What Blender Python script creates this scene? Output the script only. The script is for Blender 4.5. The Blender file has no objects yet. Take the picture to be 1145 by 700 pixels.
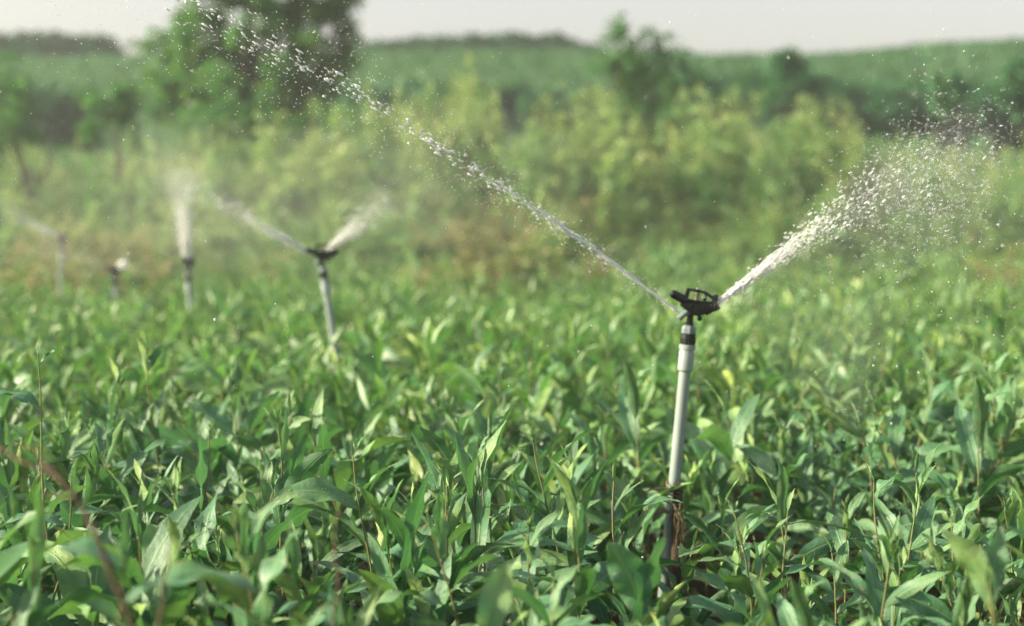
import bpy, bmesh, math
import numpy as np
from math import radians as R, sin, cos, pi
from mathutils import Vector, Matrix, Euler

rng = np.random.default_rng(11)
scene = bpy.context.scene
COL = scene.collection

# ------------------------------------------------------------------ camera
CAM_H, PITCH, F = 0.75, math.atan(105 / 1590.0), 1590.0
cam_d = bpy.data.cameras.new('camera')
cam = bpy.data.objects.new('camera', cam_d)
COL.objects.link(cam)
cam.location = (0, 0, CAM_H)
cam.rotation_euler = (pi / 2 - PITCH, 0, 0)
cam_d.sensor_width = 36
cam_d.lens = 50
cam_d.clip_start = 0.02
cam_d.clip_end = 4000
cam_d.dof.use_dof = True
cam_d.dof.focus_distance = 2.12
cam_d.dof.aperture_fstop = 2.4
cam_d.dof.aperture_blades = 8
scene.camera = cam


def at(px, py, D):
    """world point seen at photo pixel (px, py), D metres in front (along +Y)"""
    dx, dy = (px - 572.5) / F, -(py - 350) / F
    y = cos(PITCH) + dy * sin(PITCH)
    z = -sin(PITCH) + dy * cos(PITCH)
    k = D / y
    return np.array([dx * k, D, CAM_H + z * k])


# ------------------------------------------------------------------ object helpers
def tag(o, label=None, cat=None, group=None, kind=None):
    if label: o['label'] = label
    if cat: o['category'] = cat
    if group: o['group'] = group
    if kind: o['kind'] = kind
    return o


def link(name, me, parent=None):
    o = bpy.data.objects.new(name, me)
    COL.objects.link(o)
    if parent is not None: o.parent = parent
    return o


def empty(name, loc=(0, 0, 0), rz=0):
    o = bpy.data.objects.new(name, None)
    COL.objects.link(o)
    o.location = loc
    o.rotation_euler = (0, 0, rz)
    o.empty_display_size = 0.05
    return o


def mesh_np(name, V, Q, uv=None, col=None, mat=None, smooth=True):
    V = np.asarray(V, np.float32).reshape(-1, 3)
    Q = np.asarray(Q, np.int32)
    n = Q.shape[1]
    me = bpy.data.meshes.new(name)
    me.vertices.add(len(V))
    me.vertices.foreach_set('co', V.ravel())
    me.loops.add(Q.size)
    me.loops.foreach_set('vertex_index', Q.ravel())
    me.polygons.add(len(Q))
    me.polygons.foreach_set('loop_start', np.arange(0, Q.size, n, dtype=np.int32))
    me.polygons.foreach_set('loop_total', np.full(len(Q), n, np.int32))
    me.polygons.foreach_set('use_smooth', np.full(len(Q), smooth, bool))
    if uv is not None:
        l = me.uv_layers.new(name='UVMap')
        l.data.foreach_set('uv', np.asarray(uv, np.float32)[Q.ravel()].ravel())
    if col is not None:
        a = me.color_attributes.new('leaf', 'FLOAT_COLOR', 'POINT')
        a.data.foreach_set('color', np.asarray(col, np.float32).ravel())
    me.update()
    me.validate()
    if mat: me.materials.append(mat)
    return me


class Acc:
    """collects quad geometry for one mesh"""
    def __init__(s): s.V, s.Q, s.U, s.C, s.n = [], [], [], [], 0

    def add(s, V, Q, U=None, C=None):
        V = np.asarray(V, float).reshape(-1, 3)
        s.V.append(V); s.Q.append(np.asarray(Q) + s.n)
        s.U.append(np.zeros((len(V), 2)) if U is None else U)
        s.C.append(np.zeros((len(V), 4)) if C is None else C)
        s.n += len(V)

    def get(s):
        return (np.concatenate(s.V), np.concatenate(s.Q), np.concatenate(s.U), np.concatenate(s.C))

    def mesh(s, name, mat, smooth=True):
        V, Q, U, C = s.get()
        return mesh_np(name, V, Q, U, C, mat, smooth)


def tube_geo(P, r, seg=6, cap=True):
    """tube along points P (n,3), radii r (n,)"""
    P = np.asarray(P, float); n = len(P)
    r = np.broadcast_to(np.asarray(r, float), (n,))
    T = np.gradient(P, axis=0)
    T /= np.linalg.norm(T, axis=1)[:, None] + 1e-12
    ref = np.array([0.0, 1, 0]) if abs(T[0][1]) < 0.8 else np.array([1.0, 0, 0])
    A = np.cross(T, ref); A /= np.linalg.norm(A, axis=1)[:, None] + 1e-12
    B = np.cross(T, A)
    th = np.linspace(0, 2 * pi, seg, endpoint=False)
    V = P[:, None] + r[:, None, None] * (np.cos(th)[None, :, None] * A[:, None] + np.sin(th)[None, :, None] * B[:, None])
    i = np.arange(n - 1)[:, None] * seg; j = np.arange(seg)[None]; k = (j + 1) % seg
    Q = np.stack([i + j, i + k, i + seg + k, i + seg + j], -1).reshape(-1, 4)
    U = np.stack(np.broadcast_arrays(np.linspace(0, 1, n)[:, None], (th / 2 / pi)[None]), -1).reshape(-1, 2)
    return V.reshape(-1, 3), Q, U


def leaves(base, az, el, L, W, droop, col, sickle=0, roll=0, twist=0, fold=0.25, wav=0.03, nu=8, nv=4, shape=0.62, ph=None):
    """vectorised leaf blades -> V, Q, U, C"""
    base = np.asarray(base, float).reshape(-1, 3); N = len(base)
    f = lambda a: np.broadcast_to(np.asarray(a, float), (N,))[:, None]
    az, el, L, W, droop, sickle, roll, twist, fold, wav = map(f, (az, el, L, W, droop, sickle, roll, twist, fold, wav))
    t = np.linspace(0, 1, nu + 1)[None]
    e = el - droop * t ** 1.25
    a = az + sickle * t
    T = np.stack([np.cos(e) * np.cos(a), np.cos(e) * np.sin(a), np.sin(e)], -1)
    st = (T[:, 1:] + T[:, :-1]) / 2 * (L / nu)[..., None]
    c = np.concatenate([base[:, None], base[:, None] + np.cumsum(st, 1)], 1)
    S0 = np.stack([-np.sin(a), np.cos(a), 0 * a], -1)
    N0 = np.cross(T, S0)
    r = roll + twist * t
    S = S0 * np.cos(r)[..., None] + N0 * np.sin(r)[..., None]
    Nn = N0 * np.cos(r)[..., None] - S0 * np.sin(r)[..., None]
    p = (t + 0.012) ** (shape + 0.25) * (1.0 - t * 0.985) ** 0.95
    p = p / p.max()
    p = p * np.clip(t * 9 + 0.10, 0, 1)
    s = np.linspace(-1, 1, nv + 1)[None, None]
    x = s * (W / 2 * p)[..., None]
    if ph is None: ph = rng.random((N, 1))
    wv = wav[..., None] * W[..., None] * np.sin(2 * pi * (2.3 * t + ph))[..., None] * s * np.abs(s) * p[..., None] * 4
    X = x * np.cos(fold)[..., None]
    Z = np.abs(x) * np.sin(fold)[..., None] + wv
    V = c[:, :, None] + S[:, :, None] * X[..., None] + Nn[:, :, None] * Z[..., None]
    m = (nu + 1) * (nv + 1)
    i = np.arange(nu)[:, None] * (nv + 1); j = np.arange(nv)[None]
    q = np.stack([i + j, i + j + 1, i + nv + 1 + j + 1, i + nv + 1 + j], -1).reshape(-1, 4)
    Q = (np.arange(N)[:, None, None] * m + q[None]).reshape(-1, 4)
    U = np.broadcast_to(np.stack(np.broadcast_arrays(t[0][:, None], (s[0, 0][None] + 1) / 2), -1)[None], (N, nu + 1, nv + 1, 2)).reshape(-1, 2)
    C = np.repeat(np.asarray(col, float).reshape(N, 4), m, 0)
    return V.reshape(-1, 3), Q, U, C


# ------------------------------------------------------------------ materials
def new_mat(name):
    m = bpy.data.materials.new(name); m.use_nodes = True
    nt = m.node_tree; nt.nodes.clear()
    return m, nt


def nd(nt, typ, inp=None, **kw):
    n = nt.nodes.new(typ)
    for k, v in kw.items(): setattr(n, k, v)
    for k, v in (inp or {}).items():
        s = n.inputs[k]
        if isinstance(v, bpy.types.NodeSocket): nt.links.new(v, s)
        else: s.default_value = v
    return n


def mix(nt, fac, a, b, blend='MIX'):
    n = nd(nt, 'ShaderNodeMix', data_type='RGBA', blend_type=blend)
    for s, v in ((n.inputs[0], fac), (n.inputs[6], a), (n.inputs[7], b)):
        if isinstance(v, bpy.types.NodeSocket): nt.links.new(v, s)
        else: s.default_value = v if not isinstance(v, tuple) or len(v) == 4 else (*v, 1)
    return n.outputs[2]


def mth(nt, op, a, b=0.0, clamp=False):
    n = nd(nt, 'ShaderNodeMath', operation=op, use_clamp=clamp)
    for s, v in ((n.inputs[0], a), (n.inputs[1], b)):
        if isinstance(v, bpy.types.NodeSocket): nt.links.new(v, s)
        else: s.default_value = v
    return n.outputs[0]


def ramp(nt, v, lo, hi):
    n = nd(nt, 'ShaderNodeMapRange', {'Value': v, 'From Min': lo, 'From Max': hi})
    return n.outputs[0]


def noise(nt, vec, scale, detail=3.0, rough=0.55):
    return nd(nt, 'ShaderNodeTexNoise', {'Vector': vec, 'Scale': scale, 'Detail': detail, 'Roughness': rough}).outputs['Fac']


def leaf_mat(name, dark, light, yellow, brown, trans=0.3, rough=0.45, near=False, backmix=0.35, tint=(0.14, 0.44, 0.06), nscale=9.0, spec=0.5, sheen=0.03):
    m, nt = new_mat(name)
    at_ = nd(nt, 'ShaderNodeAttribute', attribute_name='leaf')
    sp = nd(nt, 'ShaderNodeSeparateColor', {'Color': at_.outputs['Color']})
    r_, g_, b_ = sp.outputs
    co = nd(nt, 'ShaderNodeTexCoord')
    ob = co.outputs['Object']
    uvs = nd(nt, 'ShaderNodeSeparateXYZ', {'Vector': co.outputs['UV']})
    u, v = uvs.outputs[0], uvs.outputs[1]
    oi = nd(nt, 'ShaderNodeObjectInfo')
    g2 = mth(nt, 'ADD', mth(nt, 'MULTIPLY', g_, 0.75), mth(nt, 'MULTIPLY', oi.outputs['Random'], 0.25))
    c = mix(nt, g2, dark, light)
    n1 = noise(nt, ob, nscale * 4, 4)
    yf = mth(nt, 'MULTIPLY', r_, mth(nt, 'ADD', 0.45, mth(nt, 'MULTIPLY', u, 0.75)), True)
    yf = mth(nt, 'MULTIPLY', yf, ramp(nt, n1, 0.30, 0.55), True)
    c = mix(nt, yf, c, yellow)
    n2 = noise(nt, ob, nscale * 14, 5, 0.65)
    bf = mth(nt, 'MULTIPLY', mth(nt, 'MULTIPLY', b_, 1.2), ramp(nt, n2, 0.52, 0.66), True)
    edge = mth(nt, 'ABSOLUTE', mth(nt, 'SUBTRACT', v, 0.5))
    if near:
        # fine parallel veins and pale midrib
        w = nd(nt, 'ShaderNodeTexNoise', {'Vector': ob, 'Scale': 20.0}).outputs['Fac']
        vv = mth(nt, 'ADD', mth(nt, 'MULTIPLY', v, 150.0), mth(nt, 'MULTIPLY', w, 7.0))
        vein = ramp(nt, mth(nt, 'SINE', vv), 0.2, 1.0)
        mid = ramp(nt, edge, 0.05, 0.012)
        vn = mth(nt, 'ADD', mth(nt, 'MULTIPLY', vein, 0.22), mth(nt, 'MULTIPLY', mid, 0.95), True)
        c = mix(nt, vn, c, mix(nt, 0.5, light, yellow))
        eb = mth(nt, 'MULTIPLY', ramp(nt, edge, 0.38, 0.49), ramp(nt, noise(nt, ob, 38, 4, 0.7), 0.56, 0.66), True)
        bf = mth(nt, 'MAXIMUM', bf, mth(nt, 'MULTIPLY', eb, 0.75))
        tipb = mth(nt, 'MULTIPLY', ramp(nt, u, 0.93, 1.0), ramp(nt, n1, 0.45, 0.6), True)
        bf = mth(nt, 'MAXIMUM', bf, mth(nt, 'MULTIPLY', tipb, 0.8))
    c = mix(nt, bf, c, brown)
    geo = nd(nt, 'ShaderNodeNewGeometry')
    c = mix(nt, mth(nt, 'MULTIPLY', geo.outputs['Backfacing'], backmix), c, (0.07, 0.21, 0.085))
    if near:   # film of fine dew on parts of the blade
        film = mth(nt, 'MULTIPLY', ramp(nt, noise(nt, ob, 24, 4, 0.6), 0.40, 0.66), 0.48, True)
        film = mth(nt, 'MULTIPLY', film, ramp(nt, noise(nt, ob, 420, 2, 0.7), 0.30, 0.62), True)
        c = mix(nt, film, c, (0.19, 0.31, 0.215))
    p = nd(nt, 'ShaderNodeBsdfPrincipled', {'Base Color': c, 'Roughness': rough, 'Specular IOR Level': 0.5 if near else spec})
    p.inputs['Sheen Weight'].default_value = sheen
    p.inputs['Sheen Roughness'].default_value = 0.4
    if near:
        vo = nd(nt, 'ShaderNodeTexVoronoi', {'Vector': ob, 'Scale': 110.0, 'Randomness': 1.0})
        cellr = nd(nt, 'ShaderNodeSeparateColor', {'Color': vo.outputs['Color']}).outputs[0]
        patch = ramp(nt, noise(nt, ob, 16, 2), 0.42, 0.62)
        lim = mth(nt, 'MULTIPLY', mth(nt, 'MULTIPLY', cellr, patch), 0.34)
        drop = ramp(nt, mth(nt, 'SUBTRACT', lim, vo.outputs['Distance']), 0.0, 0.10)
        drop = mth(nt, 'MINIMUM', drop, 1.0)
        nt.links.new(mth(nt, 'SUBTRACT', rough, mth(nt, 'MULTIPLY', drop, rough - 0.08)), p.inputs['Roughness'])
        h = mth(nt, 'ADD', mth(nt, 'MULTIPLY', drop, 0.0011), mth(nt, 'MULTIPLY', vein, -0.00012))
        h = mth(nt, 'ADD', h, mth(nt, 'MULTIPLY', noise(nt, ob, 150, 4), 0.0012))
        h = mth(nt, 'ADD', h, mth(nt, 'MULTIPLY', mid, -0.0006))
        bp = nd(nt, 'ShaderNodeBump', {'Height': h, 'Strength': 0.9, 'Distance': 1.0})
        nt.links.new(bp.outputs[0], p.inputs['Normal'])
    tc = mix(nt, 0.55, c, tint)
    tr = nd(nt, 'ShaderNodeBsdfTranslucent', {'Color': tc})
    ms = nd(nt, 'ShaderNodeMixShader', {0: trans, 1: p.outputs[0], 2: tr.outputs[0]})
    nd(nt, 'ShaderNodeOutputMaterial', {'Surface': ms.outputs[0]})
    return m


def plain_mat(name, a, b, scale=30.0, rough=0.6, bump=0.0, spec=0.4, metal=0.0, stretch=(1, 1, 1)):
    m, nt = new_mat(name)
    co = nd(nt, 'ShaderNodeTexCoord')
    mp = nd(nt, 'ShaderNodeMapping', {'Vector': co.outputs['Object'], 'Scale': stretch})
    n = noise(nt, mp.outputs[0], scale, 5, 0.6)
    c = mix(nt, ramp(nt, n, 0.35, 0.65), a, b)
    p = nd(nt, 'ShaderNodeBsdfPrincipled', {'Base Color': c, 'Roughness': rough, 'Specular IOR Level': spec, 'Metallic': metal})
    if bump:
        bp = nd(nt, 'ShaderNodeBump', {'Height': n, 'Strength': 0.8, 'Distance': bump})
        nt.links.new(bp.outputs[0], p.inputs['Normal'])
    nd(nt, 'ShaderNodeOutputMaterial', {'Surface': p.outputs[0]})
    return m


M_NEAR = leaf_mat('seedling_leaf', (0.010, 0.072, 0.032), (0.036, 0.145, 0.070), (0.31, 0.43, 0.09), (0.26, 0.15, 0.06), trans=0.20, near=True)
M_FAR = leaf_mat('crop_leaf', (0.024, 0.100, 0.028), (0.098, 0.200, 0.054), (0.37, 0.47, 0.11), (0.26, 0.15, 0.06), trans=0.28)
M_WEED = leaf_mat('weed_leaf', (0.040, 0.170, 0.040), (0.140, 0.300, 0.080), (0.60, 0.62, 0.22), (0.28, 0.17, 0.07), trans=0.45, nscale=2.0, tint=(0.28, 0.46, 0.12))
M_DRYW = leaf_mat('dry_weed_leaf', (0.18, 0.145, 0.05), (0.30, 0.205, 0.08), (0.53, 0.37, 0.14), (0.28, 0.17, 0.07), trans=0.3, nscale=2.0)
M_GRASS = leaf_mat('grass_blade', (0.045, 0.170, 0.028), (0.090, 0.260, 0.050), (0.30, 0.32, 0.08), (0.28, 0.17, 0.07), trans=0.34, nscale=2.0)
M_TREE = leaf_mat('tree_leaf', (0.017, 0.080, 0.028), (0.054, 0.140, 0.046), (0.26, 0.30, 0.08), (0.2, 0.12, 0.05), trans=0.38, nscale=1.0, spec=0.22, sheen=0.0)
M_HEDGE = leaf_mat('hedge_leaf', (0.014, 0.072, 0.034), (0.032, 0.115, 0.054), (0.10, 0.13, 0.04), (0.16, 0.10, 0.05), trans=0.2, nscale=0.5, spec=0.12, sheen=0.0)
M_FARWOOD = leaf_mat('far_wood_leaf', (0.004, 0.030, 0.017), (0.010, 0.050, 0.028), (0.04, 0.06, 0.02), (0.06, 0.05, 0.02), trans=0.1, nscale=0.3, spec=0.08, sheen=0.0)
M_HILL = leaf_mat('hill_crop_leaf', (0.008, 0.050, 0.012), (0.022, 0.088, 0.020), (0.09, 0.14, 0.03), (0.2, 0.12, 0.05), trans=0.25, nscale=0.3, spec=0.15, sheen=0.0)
M_DRY = leaf_mat('dry_leaf', (0.16, 0.095, 0.04), (0.30, 0.20, 0.09), (0.38, 0.28, 0.12), (0.12, 0.07, 0.03), trans=0.2)
M_STEM = plain_mat('seedling_stem', (0.13, 0.18, 0.05), (0.17, 0.12, 0.05), 14, 0.55)
M_WSTEM = plain_mat('weed_stem', (0.10, 0.12, 0.04), (0.16, 0.11, 0.05), 6, 0.7)
M_BARK = plain_mat('bark', (0.06, 0.045, 0.03), (0.12, 0.09, 0.06), 12, 0.9, 0.01)
M_PVC = plain_mat('pvc_pipe', (0.165, 0.21, 0.20), (0.25, 0.295, 0.275), 26, 0.42, 0.0, 0.5, stretch=(1, 1, 0.25))
M_PVC2 = plain_mat('pvc_coupling', (0.19, 0.235, 0.225), (0.25, 0.295, 0.275), 40, 0.40)
M_GREY = plain_mat('grey_plastic', (0.13, 0.165, 0.175), (0.19, 0.22, 0.225), 60, 0.35)
M_BLACK = plain_mat('black_plastic', (0.010, 0.011, 0.010), (0.018, 0.019, 0.017), 120, 0.34, 0.0003)
M_BRASS = plain_mat('spring_steel', (0.45, 0.36, 0.20), (0.55, 0.46, 0.28), 80, 0.35, 0.0, 0.5, 0.9)
M_WOOD = plain_mat('stake_wood', (0.020, 0.014, 0.009), (0.050, 0.034, 0.021), 40, 0.85, 0.002, stretch=(1, 1, 0.12))
M_STRAW = plain_mat('straw_twine', (0.075, 0.052, 0.026), (0.19, 0.145, 0.07), 90, 0.8)
M_TWIG = plain_mat('dry_twig', (0.050, 0.034, 0.020), (0.10, 0.068, 0.040), 60, 0.85)


def water_mat(name, tr):
    m, nt = new_mat(name)
    p = nd(nt, 'ShaderNodeBsdfPrincipled', {'Base Color': (0.93, 0.94, 0.93, 1), 'Roughness': 0.06, 'IOR': 1.33, 'Transmission Weight': tr})
    nd(nt, 'ShaderNodeOutputMaterial', {'Surface': p.outputs[0]})
    return m


M_WATER = water_mat('aerated_water', 0.32)
M_DROPS = water_mat('clear_drops', 0.72)


def vol_mat(name, dens, color=(0.96, 0.97, 0.97, 1), aniso=0.2):
    m, nt = new_mat(name)
    v = nd(nt, 'ShaderNodeVolumePrincipled', {'Color': color, 'Density': dens, 'Anisotropy': aniso})
    nd(nt, 'ShaderNodeOutputMaterial', {'Volume': v.outputs[0]})
    return m


# ------------------------------------------------------------------ ground
RX = np.array([-700, -300, 0, 140, 400, 660, 760, 900, 1000, 1145, 1500, 2200])
RY = np.array([82, 84, 84, 86, 80, 78, 84, 82, 72, 65, 57, 60])
HD = 170.0


def ground_h(x, y):
    E = 0.75 + (245 - np.interp(np.asarray(x) / HD * F + 572.5, RX, RY)) / F * HD
    s = np.clip((np.asarray(y) - 50) / 120.0, 0, 1)
    h = E * s * s * (3 - 2 * s)
    h = h + 0.062 * np.clip(np.asarray(y) - 7.5, 0, 12) * np.clip((np.asarray(y) - 7.5) / 4.0, 0, 1)
    h = h + 0.02 * np.sin(np.asarray(x) * 3.1 + np.asarray(y) * 1.7) + 0.015 * np.sin(np.asarray(y) * 5.3 - x)
    return h


def build_ground():
    ys = np.concatenate([np.linspace(-60, 0, 13)[:-1], np.linspace(0, 12, 60)[:-1], np.linspace(12, 50, 40)[:-1], np.linspace(50, 180, 60)[:-1], np.geomspace(180, 2200, 16)])
    xs = np.concatenate([-np.geomspace(1500, 8, 40), np.linspace(-8, 8, 70)[1:-1], np.geomspace(8, 1500, 40)])
    X, Y = np.meshgrid(xs, ys)
    Z = ground_h(X, Y)
    V = np.stack([X, Y, Z], -1).reshape(-1, 3)
    n = len(xs)
    i = np.arange(len(ys) - 1)[:, None] * n; j = np.arange(n - 1)[None]
    Q = np.stack([i + j, i + j + 1, i + n + j + 1, i + n + j], -1).reshape(-1, 4)
    m, nt = new_mat('soil_and_fields')
    co = nd(nt, 'ShaderNodeTexCoord').outputs['Object']
    xyz = nd(nt, 'ShaderNodeSeparateXYZ', {'Vector': co})
    n1 = noise(nt, co, 22, 6, 0.7)
    soil = mix(nt, ramp(nt, n1, 0.35, 0.65), (0.030, 0.020, 0.012), (0.085, 0.058, 0.036))
    n2 = noise(nt, co, 0.9, 6, 0.65)
    grass = mix(nt, ramp(nt, n2, 0.35, 0.65), (0.035, 0.075, 0.022), (0.085, 0.130, 0.040))
    n3 = noise(nt, co, 0.12, 6, 0.6)
    field = mix(nt, ramp(nt, n3, 0.35, 0.65), (0.030, 0.080, 0.028), (0.065, 0.120, 0.040))
    a = ramp(nt, mth(nt, 'ADD', xyz.outputs[1], mth(nt, 'MULTIPLY', n2, 3.0)), 9.0, 12.5)
    b = ramp(nt, xyz.outputs[1], 40, 60)
    c = mix(nt, b, mix(nt, a, soil, grass), field)
    p = nd(nt, 'ShaderNodeBsdfPrincipled', {'Base Color': c, 'Roughness': 0.95, 'Specular IOR Level': 0.2})
    bp = nd(nt, 'ShaderNodeBump', {'Height': n1, 'Strength': 1.0, 'Distance': 0.02})
    nt.links.new(bp.outputs[0], p.inputs['Normal'])
    nd(nt, 'ShaderNodeOutputMaterial', {'Surface': p.outputs[0]})
    o = link('ground', mesh_np('ground', V, Q, mat=m))
    tag(o, 'dark soil of the field running back to the green hills', 'ground', kind='structure')


build_ground()


# ------------------------------------------------------------------ water drops
ico_bm = bmesh.new(); bmesh.ops.create_icosphere(ico_bm, subdivisions=1, radius=1)
ICO_V = np.array([v.co[:] for v in ico_bm.verts]); ICO_F = np.array([[v.index for v in f.verts] for f in ico_bm.faces]); ico_bm.free()
ico_bm = bmesh.new(); bmesh.ops.create_icosphere(ico_bm, subdivisions=2, radius=1)
ICO2_V = np.array([v.co[:] for v in ico_bm.verts]); ICO2_F = np.array([[v.index for v in f.verts] for f in ico_bm.faces]); ico_bm.free()


def drops(P, r, direction=None, stretch=1.0, fine=True):
    """ellipsoid droplets -> V, F(tris)"""
    P = np.asarray(P); n = len(P)
    base, F_ = (ICO_V, ICO_F) if fine else (ICO2_V, ICO2_F)
    r = np.broadcast_to(r, (n,)); stretch = np.broadcast_to(stretch, (n,))
    V = np.broadcast_to(base[None], (n,) + base.shape) * r[:, None, None]
    # wobbly shapes
    V = V * (1 + 0.18 * np.sin(base[None] @ rng.normal(0, 2.0, (n, 3, 1)) + rng.random((n, 1, 1)) * 6))
    if direction is not None:
        d = np.broadcast_to(np.asarray(direction, float), (n, 3)) + rng.normal(0, 0.08, (n, 3))
        d = d / np.linalg.norm(d, axis=1)[:, None]
        al = (V * d[:, None]).sum(-1, keepdims=True)
        V = V + d[:, None] * al * (stretch[:, None, None] - 1)
    V = V + P[:, None]
    Fq = (np.arange(n)[:, None, None] * len(base) + F_[None]).reshape(-1, 3)
    return V.reshape(-1, 3), Fq


class TAcc:
    def __init__(s): s.V, s.F, s.n = [], [], 0

    def add(s, V, F_):
        s.V.append(V); s.F.append(F_ + s.n); s.n += len(V)

    def addq(s, V, Q):
        s.add(V, np.concatenate([Q[:, [0, 1, 2]], Q[:, [0, 2, 3]]]))

    def mesh(s, name, mat): return mesh_np(name, np.concatenate(s.V), np.concatenate(s.F), mat=mat)


# ------------------------------------------------------------------ seedlings
def colr(n, y=0.0, g=None, b=0.0):
    c = np.zeros((n, 4)); c[:, 0] = y; c[:, 1] = rng.random(n) if g is None else g; c[:, 2] = b; c[:, 3] = 1
    return c


def gen_seedling(hgt, nleaf, leafL, lean, yellow=0.1, tipy=0.8, erect=0.0, nu=9, nv=4, seg=6):
    """returns (foliage tuple, stem tuple)"""
    A, S = Acc(), Acc()
    la = rng.random() * 2 * pi
    k = np.linspace(0, 1, 9)
    P = np.stack([lean * k ** 1.5 * cos(la) * hgt + 0.006 * np.sin(5 * k + la), lean * k ** 1.5 * sin(la) * hgt + 0.006 * np.cos(4 * k + la) - 0.006 * cos(la), k * hgt], -1)
    S.add(*tube_geo(P, np.linspace(0.0026, 0.0010, 9), seg))
    t = np.linspace(0.22, 0.93, nleaf) + rng.normal(0, 0.02, nleaf)
    base = np.stack([np.interp(t, k, P[:, i]) for i in range(3)], -1)
    az = la + np.arange(nleaf) * 2.4 + rng.normal(0, 0.35, nleaf)
    prof = np.interp(t, [0.2, 0.5, 0.75, 0.95], [0.85, 1.0, 0.85, 0.42])
    L = leafL * prof * rng.uniform(0.8, 1.2, nleaf)
    W = L * rng.uniform(0.13, 0.24) * rng.uniform(0.8, 1.2, nleaf)
    el = np.interp(t, [0.2, 0.6, 0.95], [0.60, 0.98, 1.24]) + rng.normal(0, 0.22, nleaf) + erect * 0.3
    dr = rng.uniform(0.5, 2.3, nleaf) * np.interp(t, [0.2, 0.95], [1.0, 0.55]) * (1 - 0.6 * erect)
    y = np.where(rng.random(nleaf) < yellow, rng.uniform(0.5, 1.0, nleaf), rng.uniform(0, 0.22, nleaf))
    y = np.where(t > 0.80, np.maximum(y, tipy * rng.uniform(0.2, 0.9, nleaf)), y)
    b = np.where(rng.random(nleaf) < 0.26, rng.uniform(0.4, 1, nleaf), 0.0)
    A.add(*leaves(base, az, el, L, W, dr, colr(nleaf, y, None, b), sickle=rng.normal(0, 0.35, nleaf), roll=rng.normal(0, 0.6, nleaf),
                  twist=rng.normal(0, 0.7, nleaf), fold=rng.uniform(0.1, 0.55, nleaf), wav=rng.uniform(0.02, 0.09, nleaf), nu=nu, nv=nv))
    # growing tip: two or three narrow young leaves
    nt_ = rng.integers(2, 4)
    A.add(*leaves(np.repeat(P[-1:], nt_, 0), rng.random(nt_) * 6.28, rng.uniform(1.1, 1.5, nt_), rng.uniform(0.02, 0.055, nt_), rng.uniform(0.005, 0.010, nt_),
                  rng.uniform(0, 0.6, nt_), colr(nt_, tipy * rng.uniform(0.5, 1, nt_)), fold=0.6, nu=max(3, nu - 3), nv=nv))
    return A.get(), S.get()


def beads(V, n):
    """water beads sitting on random spots of the leaf blades"""
    V = np.asarray(V)
    P = V[rng.integers(0, len(V), n)] + rng.normal(0, 0.0006, (n, 3)) + np.array([0, 0, 0.0004])
    T_ = TAcc(); T_.add(*drops(P, 0.0003 + rng.gamma(2.0, 0.00016, n)))
    return T_.mesh('water_beads', M_DROPS)


NP = 18
specs = []
for i in range(NP):
    specs.append(dict(hgt=rng.uniform(0.22, 0.40), nleaf=int(rng.integers(8, 13)), leafL=rng.uniform(0.148, 0.202), lean=rng.uniform(0.05, 0.35),
                      yellow=[0.12, 0.26, 0.45][i % 3], tipy=rng.uniform(0.6, 1.0), erect=[0, 0, 0, 0.4, 0, 0.7][i % 6]))
protos, protoL = [], []
for s in specs:
    st = rng.bit_generator.state
    f, w = gen_seedling(**s)
    protos.append((mesh_np('foliage', *f, M_NEAR), mesh_np('stem', *w, M_STEM), beads(f[0], 70)))
    rng.bit_generator.state = st
    protoL.append(gen_seedling(**s, nu=4, nv=2, seg=4))

LOOK = ['dark green willow-leaved seedling in the nearest rows of the crop',
        'green willow-leaved seedling with pale young tips in the nearest crop rows',
        'willow-leaved seedling with several yellowing leaves in the nearest crop rows',
        'seedling with half-raised green leaves among the nearest crop rows',
        'green seedling with arching drooping leaves in the nearest crop rows',
        'seedling with upright pointed leaves and yellow patches in the nearest crop rows']


def seedling(pi_, loc, rz, sc, tilt=(0, 0), label=None, group='seedlings in the nearest rows of the crop'):
    r = empty('seedling', loc, rz)
    r.rotation_euler = (tilt[0], tilt[1], rz)
    r.scale = (sc, sc, sc)
    tag(r, label or LOOK[pi_ % 6], 'seedling', group)
    link('foliage', protos[pi_][0], r)
    link('stem', protos[pi_][1], r)
    bd = link('water_beads', protos[pi_][2], r); bd['kind'] = 'stuff'
    return r


# sprinkler row (x from the pixel row, D from the pipe widths)
SPR = [(770.8, 364.0, 2.5), (361, 299, 4.2), (210, 305, 5.54), (128, 311, 6.7), (70, 275, 7.9)]
SP_XY = [at(*s)[:2] for s in SPR]

# crop positions: jittered rows
pts = []
y = 1.05
while y < 13.2:
    d = 0.106 if y < 4 else 0.122
    xw = 0.36 * y + 0.75
    nx = int(2 * xw / d)
    xs = np.linspace(-xw, xw, nx) + rng.normal(0, d * 0.28, nx)
    yy = y + rng.normal(0, d * 0.28, nx)
    pts.append(np.stack([xs, yy], -1))
    y += d
pts = np.concatenate(pts)


def keep(p):
    x, y = p
    if math.hypot(x - SP_XY[0][0], y - 2.5) < 0.075: return False
    for q in SP_XY[1:]:
        if math.hypot(x - q[0], y - q[1]) < 0.035: return False
    # open patch of soil right of the near riser, and a view to its foot
    if ((x - 0.47) / 0.20) ** 2 + ((y - 2.50) / 0.17) ** 2 < 1: return False
    px = 572.5 + x / y * F
    if 740 < px < 768 and 2.0 < y < 2.5: return False
    if y < 2.3 and rng.random() < 0.06: return False
    if y < 1.5 and -0.02 < x < 0.45 and rng.random() < 0.35: return False
    return True


pts = np.array([p for p in pts if keep(p)])
for q in SP_XY[1:]:   # the crop grows close up to the farther risers
    pts = np.concatenate([pts, np.array([[q[0] + rng.normal(0.02, 0.05), q[1] - rng.uniform(0.06, 0.35)] for _ in range(7)])])

# --- hero seedlings: their own leaf by leaf shapes, matched to the photograph
HEROES = []


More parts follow.
